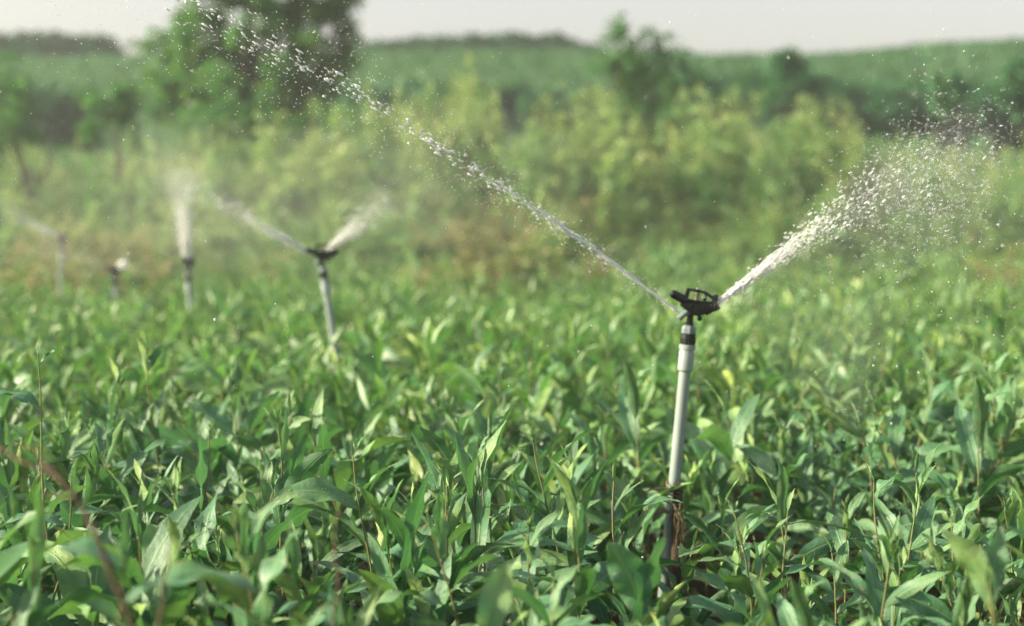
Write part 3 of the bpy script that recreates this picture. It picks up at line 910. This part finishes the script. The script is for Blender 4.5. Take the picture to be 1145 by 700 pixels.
# clumps of ligament drops
n = 600
s = 0.16 + (tot - 0.16) * rng.random(n) ** 0.95
cl = rng.random(220) * tot
near = cl[np.argmin(np.abs(s[:, None] - cl[None]), 1)]
s = np.where(s > 0.3, s * 0.45 + near * 0.55, s)
sp = np.interp(s, [0, 0.4, tot], [0.002, 0.006, 0.020])
Pd = along(JP, jd, s) + a * rng.normal(0, 1, (n, 1)) * sp[:, None] + b * rng.normal(0, 1, (n, 1)) * sp[:, None]
T.add(*drops(Pd, rng.gamma(3, 0.00022, n) + 0.00035, dv, rng.uniform(1.8, 4.2, n), fine=False))
n = 2600   # fine drops shed around and under the jet
s = tot * rng.random(n) ** 0.8
sp = np.interp(s, [0, 0.4, tot], [0.004, 0.022, 0.09])
Pd = along(JP, jd, s) + a * rng.normal(0, 1, (n, 1)) * sp[:, None] + b * rng.normal(0, 1, (n, 1)) * sp[:, None]
Pd[:, 2] -= np.abs(rng.normal(0, 0.03, n)) * (s / tot)
T.add(*drops(Pd, rng.uniform(0.0003, 0.0008, n), dv, rng.uniform(1.0, 1.8, n)))
o = link('water_jet', T.mesh('water_jet', M_WATER))
tag(o, 'thin white jet rising left from the nearest sprinkler and breaking into drops', 'water jet', kind='stuff')

# right spray of the nearest sprinkler
T = TAcc()
JP, jd = path([(799, 341, 2.5), (890, 274, 2.5), (985, 205, 2.5), (1060, 158, 2.5), (1130, 122, 2.5)])
dv, a, b = cross_frame(JP[2] - JP[0])
tot = jd[-1]
strands(T, JP, jd, 0.0, 0.17, 9, 0.0025, 0.012, 0.0016, 0.0007)
strands(T, JP, jd, 0.03, 0.26, 16, 0.004, 0.022, 0.0008, 0.0003, 0.005)
n = 2000
s = np.abs(rng.normal(0, 0.22, n))
sp = np.interp(s, [0, 0.15, 0.35, 0.6], [0.002, 0.008, 0.026, 0.07])
Pd = along(JP, jd, s) + a * rng.normal(0.0, 1, (n, 1)) * sp[:, None] + b * rng.normal(0, 1, (n, 1)) * sp[:, None]
T.add(*drops(Pd, rng.gamma(3, 0.00015, n) + 0.0002, dv, rng.uniform(1.8, 4.6, n)))
n = 1500  # fine fan under the nozzle
s = np.abs(rng.normal(0, 0.10, n)); dn = np.abs(rng.normal(0, 0.5, n)) * s
Pd = along(JP, jd, s) + np.stack([rng.normal(0, 0.006, n), rng.normal(0, 0.02, n), -dn], -1)
T.add(*drops(Pd, rng.uniform(0.0002, 0.0005, n)))
o = link('water_spray', T.mesh('water_spray', M_WATER))
tag(o, 'wide white spray thrown right by the nearest sprinkler, spreading into a cloud of drops', 'water spray', kind='stuff')

def add_mist(parent, P0, P1, r0, r1, dens, bow=0.0):
    V, Tq = cone_mesh(P0, P1, r0, r1, bow=bow)
    link('mist', mesh_np('mist', V, Tq, mat=vol_mat('spray_mist', dens)), parent)


TC = TAcc()
n = 2900  # the cloud where the spray spreads and starts to fall
cx, cy = rng.normal(1035, 46, n), rng.normal(205, 44, n)
cy = cy - (cx - 1035) * 0.35
Dp = rng.normal(2.8, 0.22, n)
Pd = np.array([at(x, yy, dd) for x, yy, dd in zip(cx, cy, Dp)])
TC.add(*drops(Pd, rng.gamma(3.5, 0.00013, n) + 0.00025, (1, 0, 0.15), rng.uniform(1.4, 3.4, n)))
n = 620   # falling right side
cx, cy = rng.uniform(900, 1230, n), rng.uniform(120, 430, n)
ok = cy > 560 - cx * 0.36 - 40
cx, cy = cx[ok], cy[ok]; n = len(cx)
Pd = np.array([at(x, yy, dd) for x, yy, dd in zip(cx, cy, rng.uniform(1.9, 3.0, n))])
TC.add(*drops(Pd, rng.gamma(3, 0.00017, n) + 0.0003, (0.3, 0, -1), rng.uniform(1.0, 1.6, n)))
link('falling_drops', TC.mesh('falling_drops', M_DROPS), o)
add_mist(o, at(802, 340, 2.5), at(1010, 190, 2.5), 0.006, 0.060, 0.6)
add_mist(o, at(812, 338, 2.5), at(1120, 190, 2.5), 0.012, 0.14, 0.22)
add_mist(o, at(800, 350, 2.5), at(980, 400, 2.5), 0.008, 0.14, 0.26)

# drops drifting everywhere
T = TAcc()
n = 1900
cx, cy = rng.uniform(-120, 1260, n), rng.uniform(-40, 520, n)
wgt = np.where(cx < 420, 0.7, np.where(cx > 640, 0.55, 0.35)) * np.interp(cy, [0, 260, 420, 520], [1, 0.8, 0.45, 0.2])
ok = rng.random(n) < wgt
cx, cy = cx[ok], cy[ok]; n = len(cx)
Pd = np.array([at(x, yy, dd) for x, yy, dd in zip(cx, cy, rng.uniform(1.6, 2.9, n))])
T.add(*drops(Pd, rng.gamma(2.2, 0.00014, n) + 0.0002, (0, 0, -1), rng.uniform(1, 1.5, n)))
o = link('drifting_drops', T.mesh('drifting_drops', M_WATER))
tag(o, 'tiny white water drops drifting through the air over the field', 'water drops', kind='stuff')


def far_spray(p0, p1, D0, D1, r0, r1, ndrop, rd, label, core=True, mist=0.0, stretch=1.5, falloff=0.45):
    P0, P1 = at(*p0, D0), at(*p1, D1)
    T = TAcc()
    JP = np.stack([P0, P1]); L = np.linalg.norm(P1 - P0); jd = np.array([0, L])
    dv, a, b = cross_frame(P1 - P0)
    if core: strands(T, JP, jd, 0.0, L * 0.45, 10, r0 * 0.6, r0 + (r1 - r0) * 0.35, rd * 2.2, rd * 1.0, 0.003)
    s = np.abs(rng.normal(0, falloff * L, ndrop)); s = np.where(s > L, rng.random(ndrop) * L, s)
    sp = (r0 + (r1 - r0) * s / L) * 0.55
    Pd = along(JP, jd, s) + a * rng.normal(0, 1, (ndrop, 1)) * sp[:, None] + b * rng.normal(0, 1, (ndrop, 1)) * sp[:, None]
    T.add(*drops(Pd, rng.gamma(3, rd / 3, ndrop) + 0.0002, dv, rng.uniform(1, stretch + 0.3, ndrop)))
    o = link('water_spray', T.mesh('water_spray', M_WATER))
    tag(o, label, 'water spray', kind='stuff')
    if mist:
        up = np.array([0, 0, 0.06 * L])
        add_mist(o, P0, P0 + (P1 - P0) * 0.6, r0, r1 * 0.5, mist * 1.2)
        add_mist(o, P0, P0 + (P1 - P0) * 1.0, r0, r1 * 1.2, mist * 0.45)
        add_mist(o, P0, P0 + (P1 - P0) * 1.5 + up, r0, r1 * 2.6, mist * 0.07)
    return o


far_spray((366, 280), (436, 222), 4.2, 4.15, 0.006, 0.050, 1500, 0.0008, 'white fan of spray thrown up to the right by the second sprinkler', mist=1.4)
far_spray((347, 284), (210, 205), 4.2, 4.0, 0.006, 0.040, 700, 0.0010, 'thin jet thrown up to the left by the second sprinkler', mist=1.0, falloff=0.6)
far_spray((209, 290), (201, 192), 5.54, 5.4, 0.014, 0.060, 2200, 0.0010, 'upright white plume of spray rising from the third sprinkler', mist=1.8)
far_spray((66, 264), (-20, 225), 7.9, 7.6, 0.012, 0.07, 350, 0.0009, 'faint spray thrown left by the farthest sprinkler of the row', core=True, mist=0.5)
far_spray((122, 300), (40, 272), 6.7, 6.6, 0.010, 0.06, 160, 0.0009, 'faint spray drifting left from the fourth sprinkler', core=False, mist=0.3)
far_spray((134, 297), (144, 291), 6.68, 6.3, 0.010, 0.030, 900, 0.0014, 'round cluster of white drops shaped as the blurred glint beside the fourth sprinkler head', core=True, falloff=0.3)  # drop cluster shaped to stand in for an out-of-focus glint

# drifting spray between the farther sprinklers; first, wide veil added to lift the shadows
for k, (px, py, D, rx, ry, rz, dn) in enumerate([(572, 240, 5.8, 6.5, 4.9, 1.15, 0.0042), (330, 225, 5.6, 0.75, 0.7, 0.30, 0.022), (150, 240, 7.2, 0.95, 0.9, 0.34, 0.026), (480, 200, 7.4, 0.9, 0.8, 0.42, 0.018)]):
    bm = bmesh.new()
    bmesh.ops.create_icosphere(bm, subdivisions=3, radius=1, matrix=Matrix.Translation(at(px, py, D)) @ Matrix.Diagonal((rx, ry, rz, 1)))
    me = bpy.data.meshes.new('drifting_mist'); bm.to_mesh(me); bm.free()
    me.materials.append(vol_mat('spray_mist', dn))
    tag(link('drifting_mist', me), ['pale veil of spray drifting behind the second sprinkler', 'pale veil of spray drifting around the farthest sprinklers', 'thin veil of spray drifting before the tall yellow weeds'][k - 1] if k else 'faint mist veil added over the whole crop to lift the shadows', 'mist', kind='stuff')

# ------------------------------------------------------------------ brown twigs in the foreground
def twig(pl, r, label, branches=()):
    A = Acc()
    for k, q in enumerate((pl,) + tuple(branches)):
        P = np.array([at(*p) for p in q])
        t = np.linspace(0, 1, len(P)); tt = np.linspace(0, 1, 24)
        P = np.stack([np.interp(tt, t, P[:, i]) for i in range(3)], -1) + 0.0015 * np.stack([np.sin(tt * 19), np.cos(tt * 23), np.sin(tt * 13)], -1)
        A.add(*tube_geo(P, np.linspace(r, r * 0.4, 24) * (1 if k == 0 else 0.6), 8))
    o = link('dry_twig', A.mesh('dry_twig', M_TWIG))
    tag(o, label, 'twig', 'dry twigs in the foreground')
    return o


twig([(168, 1010, 1.20), (152, 705, 1.22), (125, 640, 1.22), (104, 590, 1.23), (86, 556, 1.24), (62, 532, 1.25), (25, 515, 1.26), (-30, 478, 1.3)], 0.0032,
     'crooked reddish brown twig bending over the bottom left seedlings', [[(88, 558, 1.24), (70, 555, 1.24), (48, 550, 1.25)], [(62, 532, 1.25), (40, 505, 1.27), (15, 495, 1.28)]])
twig([(168, 1000, 1.2), (178, 690, 1.25), (186, 640, 1.26), (190, 605, 1.27)], 0.0022, 'short straight brown twig right of the crooked twig')
twig([(372, 980, 1.3), (374, 690, 1.35), (378, 640, 1.36), (372, 600, 1.37), (384, 560, 1.38)], 0.0018, 'thin upright brown twig among foreground seedlings left of centre')

# ------------------------------------------------------------------ weeds
def gen_weed(H, nst, nleaf, leafL, spread=0.28, yellow=0.3, top=0.7, wr=0.22, bare=0.12):
    A, S = Acc(), Acc()
    for k in range(nst):
        a0 = rng.random() * 6.28
        h = H * rng.uniform(0.62, 1.0)
        q = np.linspace(0, 1, 7)
        lean = rng.uniform(0.2, 1) * spread
        P = np.stack([lean * h * cos(a0) * q ** 1.4, lean * h * sin(a0) * q ** 1.4, h * q], -1)
        P[:, :2] += rng.normal(0, 0.02, 2)
        S.add(*tube_geo(P, np.linspace(0.007, 0.002, 7), 5))
        n = nleaf
        tc = rng.uniform(bare, 1.0, 9); ac = rng.random(9) * 6.28; kc = rng.integers(0, 9, n)
        t = np.clip(tc[kc] + rng.normal(0, 0.022, n), bare, 1.0)
        base = np.stack([np.interp(t, q, P[:, i]) for i in range(3)], -1)
        sd_ = 0.15 * rng.random(9)[kc] * (1.15 - t)
        base[:, 0] += sd_ * np.cos(ac[kc]); base[:, 1] += sd_ * np.sin(ac[kc])
        base[:, :2] += rng.normal(0, 0.022, (n, 2))
        L = leafL * rng.uniform(0.6, 1.3, n) * np.interp(t, [0, 0.7, 1], [1.1, 1, 0.5])
        yv = np.clip(yellow * rng.uniform(0, 1.6, n) + top * (t > 0.72) * rng.uniform(0.3, 1, n), 0, 1)
        A.add(*leaves(base, rng.random(n) * 6.28, rng.uniform(0.2, 1.3, n), L, L * wr * rng.uniform(0.8, 1.3, n), rng.uniform(0.2, 1.6, n), colr(n, yv, None, rng.random(n) * 0.3),
                      roll=rng.normal(0, 0.5, n), fold=0.25, nu=3, nv=2))
    return A.get(), S.get()


def weed_kind(n, mat, **kw):
    out = []
    for i in range(n):
        f, w = gen_weed(**kw)
        out.append((mesh_np('foliage', *f, mat), mesh_np('stem', *w, M_WSTEM), (f, w)))
    return out


WK = {
    'yellow': weed_kind(5, M_WEED, H=1.0, nst=6, nleaf=50, leafL=0.125, spread=0.20, yellow=0.36, top=0.9),
    'green': weed_kind(5, M_WEED, H=1.0, nst=6, nleaf=50, leafL=0.14, spread=0.30, yellow=0.08, top=0.15),
    'dark': weed_kind(3, M_TREE, H=1.0, nst=7, nleaf=50, leafL=0.12, spread=0.45, yellow=0.1, top=0.2),
    'dry': weed_kind(3, M_DRYW, H=1.0, nst=7, nleaf=30, leafL=0.10, spread=0.45, yellow=1.0, top=0.6),
    'grass': weed_kind(4, M_GRASS, H=1.0, nst=9, nleaf=26, leafL=0.26, spread=0.22, yellow=0.05, top=0.1, wr=0.10, bare=0.0),
}
WLAB = {'yellow': ('tall yellow-green leafy weed in the overgrown bank behind the crop', 'weed', 'yellow-green weeds of the overgrown bank'),
        'green': ('bushy mid-green weed in the overgrown bank behind the crop', 'weed', 'mid-green weeds of the overgrown bank'),
        'dark': ('dark green low bush among paler weeds behind the crop', 'bush', 'dark bushes of the overgrown bank'),
        'dry': ('dry yellowed weed at the edge between crop and bank', 'weed', 'dry weeds at the crop edge'),
        'grass': ('clump of bright green grass in the rough ground beyond the crop', 'grass clump', 'bright grass clumps beyond the crop')}
WCNT = {k: 0 for k in WK}


def weed(kind, x, yv, H, wide=1.0, label=None):
    f, w, _ = WK[kind][int(rng.integers(0, len(WK[kind])))]
    nm = {'dark': 'bush', 'grass': 'grass_clump'}.get(kind, 'weed')
    r = empty(nm, (x, yv, float(ground_h(x, yv)) - 0.02), rng.random() * 6.28)
    r.scale = (H ** 0.6 * wide, H ** 0.6 * wide, H)
    l = WLAB[kind]
    tag(r, label or l[0], l[1], l[2] if not label else None)
    link('foliage', f, r); link('stem', w, r)
    WCNT[kind] += 1


def wtop(px):    # weed-bank skyline in photo pixels
    return np.interp(px, [-300, 0, 100, 160, 300, 420, 480, 520, 570, 640, 720, 800, 930, 1000, 1060, 1145, 1400],
                     [130, 145, 158, 142, 112, 88, 70, 60, 76, 94, 98, 90, 98, 126, 170, 178, 175])


for i in range(296):
    D = 9.2 + 10.8 * rng.random() ** 0.9
    px = rng.uniform(-260, 1400)
    x = (px - 572.5) / F * D
    lim = np.interp(D, [8.5, 10.0, 11.0, 12.5, 14, 15.5, 20], [0.32, 0.42, 0.75, 1.25, 2.0, 2.9, 4.2]) * rng.uniform(0.5, 1.25)
    py = wtop(px) + rng.uniform(0, 70) * rng.random()
    H = np.clip((at(px, py, D)[2] - float(ground_h(x, D))) * 1.02, 0.35, lim)
    u = rng.random()
    if px > 1010:
        kind = 'grass' if u < 0.55 else 'yellow' if u < 0.8 else 'green'
    elif px < 130:
        kind = 'grass' if (u < 0.35 and D > 12) else 'yellow' if u < 0.6 else 'green'
    elif D < 10.5:
        kind = 'grass' if u < 0.35 else 'yellow' if u < 0.65 else 'green'
    else:
        kind = 'yellow' if u < 0.62 else 'green' if u < 0.95 else 'dark'
    weed(kind, x, D, H, rng.uniform(0.65, 1.0) if H > 0.9 else 1.3)
# the tallest spikes of the skyline
for px, py, D in [(498, 62, 13.5), (520, 56, 13.8), (540, 64, 14), (480, 84, 13), (560, 96, 13), (510, 75, 14.2), (530, 70, 14.5), (620, 84, 14.5), (655, 100, 14), (455, 100, 14), (790, 96, 14), (822, 100, 13.2), (850, 104, 14.5), (905, 100, 14), (300, 118, 13.5), (330, 140, 13), (385, 120, 14), (220, 140, 14)]:
    x = (px - 572.5) / F * D
    weed('yellow', x, D, at(px, py, D)[2] - float(ground_h(x, D)), 0.8)
# dry fringe at the end of the crop
for px, D in [(545, 11.5), (580, 11.8), (615, 11.3), (505, 12.0), (660, 12), (560, 12.4), (600, 12.6), (530, 12.8), (640, 11.6), (555, 10.6), (590, 10.9), (515, 11), (625, 12.2), (100, 10.6), (150, 10.4), (60, 11), (480, 11.6), (1100, 12), (85, 9.6), (120, 9.9), (45, 10.2), (300, 9.5), (1115, 11), (70, 8.6), (110, 8.3), (150, 8.5), (20, 8.8), (190, 8.9), (520, 8.9), (560, 8.7), (600, 8.9), (640, 9), (700, 9.2), (1105, 9.5), (1130, 9.2), (1085, 9.8), (1150, 10), (480, 9.1), (-40, 8.6)]:
    x = (px - 572.5) / F * D
    weed('dry', x, D, rng.uniform(0.55, 0.85) if px < 1000 else 0.5, 1.6)

# undergrowth
n = 2900
D = 8.6 + 14 * rng.random(n) ** 1.3
x = rng.uniform(-1, 1, n) * (0.36 * D + 1.2)
sc = np.full(n, 0.62)
D = np.sort(D)
P3 = np.stack([x, D, ground_h(x, D) - 0.02], -1)
o = scatter_np('undergrowth', [w[2] for w in WK['green'][:3] + WK['yellow'][:4] + WK['dry'][:2]], P3, sc, (M_WEED, M_WSTEM), zscale=rng.uniform(0.7, 1.25, n) * np.interp(D, [8.6, 11, 15, 22], [0.42, 0.50, 1.1, 1.9]))
tag(o, 'tangled low green undergrowth filling the bank between the tall weeds', 'undergrowth', kind='stuff')


# ------------------------------------------------------------------ trees
def clump_leaves(c, rad, n, leafL, yel, squash=0.85, wr=0.42, nu=2):
    d = rng.normal(0, 1, (n, 3)); d /= np.linalg.norm(d, axis=1)[:, None]
    rr = rad * rng.random(n) ** 0.45
    P = c + d * rr[:, None] * np.array([1, 1, squash])
    L = leafL * rng.uniform(0.6, 1.3, n)
    return leaves(P, rng.random(n) * 6.28, rng.uniform(-0.6, 1.0, n), L, L * wr, rng.uniform(0, 0.9, n), colr(n, yel * rng.random(n)), roll=rng.normal(0, 0.8, n), nu=nu, nv=1)


def tree(name, label, cat, base_px, D, clumps, mat, leafL, dens, trunk_r, group=None, yel=0.2, limbs=True):
    """clumps in photo pixels: (px, py, radius px, depth offset m)"""
    x = (base_px - 572.5) / F * D
    base = np.array([x, D, float(ground_h(x, D)) - 0.05])
    root = empty(name, base)
    A, S = Acc(), Acc()
    ctr = [(at(px, py, D + dz), rp / F * D) for px, py, rp, dz in clumps]
    top = max(c[2] for c, _ in ctr)
    fork = base + np.array([0, 0, (top - base[2]) * 0.32])
    S.add(*tube_geo(np.array([base, base * .5 + fork * .5 + [0.05, 0, 0], fork]) - base, [trunk_r * 1.25, trunk_r, trunk_r * 0.85], 9))
    for c, r in ctr:
        # sub-clumps make the outline uneven
        for k in range(6):
            d = rng.normal(0, 1, 3); d /= np.linalg.norm(d)
            cc = c + d * r * rng.uniform(0.2, 1.05)
            A.add(*clump_leaves(cc - base, r * rng.uniform(0.35, 0.6), int(dens * (r / 0.6) ** 2 / 6), leafL, yel * rng.uniform(0.2, 1.6)))
        k = np.linspace(0, 1, 7)[:, None]
        P = fork * (1 - k) + c * k + np.sin(k * pi) * np.array([[rng.normal(0, .15), rng.normal(0, .15), -0.12]])
        if limbs: S.add(*tube_geo(P - base, np.linspace(trunk_r * 0.6, trunk_r * 0.12, 7), 6))
    link('crown', A.mesh('crown', mat), root)
    link('trunk', S.mesh('trunk', M_BARK), root)
    tag(root, label, cat, group)
    return root


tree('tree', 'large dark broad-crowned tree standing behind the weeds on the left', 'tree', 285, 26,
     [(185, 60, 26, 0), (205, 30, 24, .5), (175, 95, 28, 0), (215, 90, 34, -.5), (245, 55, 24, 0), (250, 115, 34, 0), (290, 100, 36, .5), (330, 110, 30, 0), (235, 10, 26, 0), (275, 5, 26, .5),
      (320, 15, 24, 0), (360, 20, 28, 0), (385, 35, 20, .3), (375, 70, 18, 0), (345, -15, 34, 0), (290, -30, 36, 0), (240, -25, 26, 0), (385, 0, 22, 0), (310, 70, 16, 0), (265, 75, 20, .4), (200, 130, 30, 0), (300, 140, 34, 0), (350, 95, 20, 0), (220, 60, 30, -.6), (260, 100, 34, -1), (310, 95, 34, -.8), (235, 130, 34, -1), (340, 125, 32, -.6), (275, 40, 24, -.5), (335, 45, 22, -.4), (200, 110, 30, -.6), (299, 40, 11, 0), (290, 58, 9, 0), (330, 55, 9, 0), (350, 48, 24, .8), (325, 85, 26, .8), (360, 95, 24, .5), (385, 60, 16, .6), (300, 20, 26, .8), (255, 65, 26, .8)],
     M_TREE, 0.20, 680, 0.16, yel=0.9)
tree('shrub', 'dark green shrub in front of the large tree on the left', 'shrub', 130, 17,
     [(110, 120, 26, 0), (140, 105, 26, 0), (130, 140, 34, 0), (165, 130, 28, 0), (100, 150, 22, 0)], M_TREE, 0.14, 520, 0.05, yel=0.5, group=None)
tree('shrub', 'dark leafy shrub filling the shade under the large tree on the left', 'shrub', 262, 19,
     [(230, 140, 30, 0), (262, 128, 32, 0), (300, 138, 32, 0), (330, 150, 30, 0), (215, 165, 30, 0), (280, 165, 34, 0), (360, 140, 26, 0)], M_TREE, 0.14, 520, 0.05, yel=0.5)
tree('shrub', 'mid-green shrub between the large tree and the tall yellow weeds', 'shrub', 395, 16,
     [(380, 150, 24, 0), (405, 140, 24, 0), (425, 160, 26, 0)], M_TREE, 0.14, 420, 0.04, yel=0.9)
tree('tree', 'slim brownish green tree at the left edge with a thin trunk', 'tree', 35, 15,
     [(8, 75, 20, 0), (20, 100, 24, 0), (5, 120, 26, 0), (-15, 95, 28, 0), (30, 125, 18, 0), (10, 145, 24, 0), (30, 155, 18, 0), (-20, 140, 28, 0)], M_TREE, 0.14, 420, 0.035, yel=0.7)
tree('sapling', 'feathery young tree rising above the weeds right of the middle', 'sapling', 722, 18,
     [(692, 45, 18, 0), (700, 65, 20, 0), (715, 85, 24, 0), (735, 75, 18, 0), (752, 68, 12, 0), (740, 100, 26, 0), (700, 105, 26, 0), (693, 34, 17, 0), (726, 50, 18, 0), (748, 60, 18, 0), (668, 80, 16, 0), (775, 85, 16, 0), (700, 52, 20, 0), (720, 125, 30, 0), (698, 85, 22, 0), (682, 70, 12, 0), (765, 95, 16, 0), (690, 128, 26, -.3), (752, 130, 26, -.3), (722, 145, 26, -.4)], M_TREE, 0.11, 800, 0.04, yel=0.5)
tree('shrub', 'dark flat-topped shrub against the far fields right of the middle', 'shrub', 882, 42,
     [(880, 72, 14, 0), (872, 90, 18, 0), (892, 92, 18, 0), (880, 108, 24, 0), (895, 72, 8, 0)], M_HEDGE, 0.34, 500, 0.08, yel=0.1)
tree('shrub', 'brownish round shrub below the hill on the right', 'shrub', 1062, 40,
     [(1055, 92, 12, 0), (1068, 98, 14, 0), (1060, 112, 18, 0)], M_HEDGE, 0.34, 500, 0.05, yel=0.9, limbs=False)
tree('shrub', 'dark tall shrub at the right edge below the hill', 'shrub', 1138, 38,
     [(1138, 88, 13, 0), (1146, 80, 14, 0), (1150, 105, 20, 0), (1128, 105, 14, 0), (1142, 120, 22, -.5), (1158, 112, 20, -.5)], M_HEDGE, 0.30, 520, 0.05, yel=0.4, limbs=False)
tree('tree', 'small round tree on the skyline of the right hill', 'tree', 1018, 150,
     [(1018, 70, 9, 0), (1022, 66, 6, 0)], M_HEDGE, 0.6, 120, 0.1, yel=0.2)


def treeline(label, spans, D, mat, leafL, dens, group=None, jit=3, depth=4.0, yel=0.2):
    """a far wood: overlapping crowns from px0 to px1 with tops along a profile"""
    A = Acc()
    (x0, x1, prof, thick) = spans
    px = x0
    while px < x1:
        top = np.interp(px, prof[0], prof[1]) + rng.normal(0, jit)
        rp = rng.uniform(0.55, 1.0) * thick / 2
        yy = top + rp
        while yy < top + thick + 6:
            c = at(px + rng.normal(0, 3), yy, D + rng.uniform(-1, 1) * depth)
            r = rp / F * D
            A.add(*clump_leaves(c, r, int(dens), leafL, yel * rng.uniform(0, 1.5), squash=0.9))
            yy += rp * 0.9
        px += rp * 0.75
    o = link('treeline', A.mesh('treeline', mat))
    tag(o, label, 'treeline', kind='stuff')
    return o


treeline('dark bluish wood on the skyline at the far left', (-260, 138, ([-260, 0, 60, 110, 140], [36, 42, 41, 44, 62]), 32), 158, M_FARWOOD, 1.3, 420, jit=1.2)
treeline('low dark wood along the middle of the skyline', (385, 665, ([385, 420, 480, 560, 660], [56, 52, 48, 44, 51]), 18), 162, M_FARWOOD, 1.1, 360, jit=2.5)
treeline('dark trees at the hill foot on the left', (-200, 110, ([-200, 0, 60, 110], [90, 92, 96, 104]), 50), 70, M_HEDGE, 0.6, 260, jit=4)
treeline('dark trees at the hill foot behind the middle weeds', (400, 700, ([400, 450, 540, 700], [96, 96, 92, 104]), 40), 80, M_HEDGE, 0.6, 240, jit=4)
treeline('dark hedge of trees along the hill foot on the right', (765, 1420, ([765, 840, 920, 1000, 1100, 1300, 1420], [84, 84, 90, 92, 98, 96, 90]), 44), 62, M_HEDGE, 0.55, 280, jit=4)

# crop on the far slopes
n = 26000
yv = 58 + 112 * rng.random(n) ** 0.8
xv = rng.uniform(-1, 1, n) * (0.40 * yv + 14)
row = np.round(yv / 2.2) * 2.2 + rng.normal(0, 0.25, n)
A = Acc()
L = rng.uniform(0.5, 1.0, n)
patchy = 0.5 + 0.5 * np.sin(xv * 0.07 + yv * 0.11)
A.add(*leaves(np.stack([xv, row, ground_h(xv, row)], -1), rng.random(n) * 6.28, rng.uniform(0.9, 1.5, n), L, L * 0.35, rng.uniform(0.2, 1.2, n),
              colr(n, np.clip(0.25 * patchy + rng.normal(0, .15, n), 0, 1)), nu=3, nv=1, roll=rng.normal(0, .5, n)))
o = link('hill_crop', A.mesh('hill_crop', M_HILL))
tag(o, 'pale green crop in rows on the far hill slopes', 'crop', kind='stuff')

# ------------------------------------------------------------------ air
def haze_box():
    bm = bmesh.new()
    bmesh.ops.create_cube(bm, size=1, matrix=Matrix.Translation((0, 1060, 15)) @ Matrix.Diagonal((3200, 2400, 34, 1)))
    me = bpy.data.meshes.new('haze'); bm.to_mesh(me); bm.free()
    me.materials.append(vol_mat('haze_air', 0.0005, (0.86, 0.93, 0.95, 1), 0.25))
    o = link('haze', me)
    tag(o, 'pale evening haze over the whole field', 'haze', kind='stuff')


haze_box()

# ------------------------------------------------------------------ light
SUN_EL, SUN_AZ = R(27), math.atan2(-0.97, -0.10)      # azimuth: x = sin, y = cos
sd = Vector((sin(SUN_AZ) * cos(SUN_EL), cos(SUN_AZ) * cos(SUN_EL), sin(SUN_EL)))
sl = bpy.data.lights.new('sun', 'SUN')
sl.energy = 5.0; sl.angle = R(1.0); sl.color = (1.0, 0.885, 0.63)
so = bpy.data.objects.new('sun', sl); COL.objects.link(so)
so.rotation_euler = sd.to_track_quat('Z', 'Y').to_euler()
w = bpy.data.worlds.new('World'); scene.world = w; w.use_nodes = True
nt = w.node_tree; nt.nodes.clear()
sky = nd(nt, 'ShaderNodeTexSky', sky_type='NISHITA', sun_disc=False, sun_elevation=SUN_EL, sun_rotation=SUN_AZ, air_density=1.0, dust_density=4.0, ozone_density=1.0)
gz = nd(nt, 'ShaderNodeSeparateXYZ', {'Vector': nd(nt, 'ShaderNodeTexCoord').outputs['Generated']}).outputs[2]
up = ramp(nt, gz, 0.03, 0.35)
hs = nd(nt, 'ShaderNodeHueSaturation', {'Color': sky.outputs[0], 'Saturation': mth(nt, 'ADD', 0.22, mth(nt, 'MULTIPLY', up, 0.5))})
tint = mix(nt, 1.0, hs.outputs[0], mix(nt, up, (1.02, 0.91, 0.81), (0.98, 0.98, 0.94)), 'MULTIPLY')
bg = nd(nt, 'ShaderNodeBackground', {'Color': tint, 'Strength': 0.115})
nd(nt, 'ShaderNodeOutputWorld', {'Surface': bg.outputs[0]})

scene.view_settings.view_transform = 'Standard'
scene.view_settings.look = 'None'
scene.view_settings.exposure = 1.24
scene.view_settings.gamma = 1.0
scene.view_settings.use_curve_mapping = False
scene.render.engine = 'CYCLES'
cy_ = scene.cycles
cy_.use_denoising = True
cy_.denoising_prefilter = 'NONE'
cy_.max_bounces = 8
cy_.diffuse_bounces = 3
cy_.glossy_bounces = 2
cy_.transmission_bounces = 4
cy_.transparent_max_bounces = 6
cy_.volume_bounces = 1
cy_.sample_clamp_indirect = 4.0
cy_.sample_clamp_direct = 12.0
cy_.use_adaptive_sampling = False
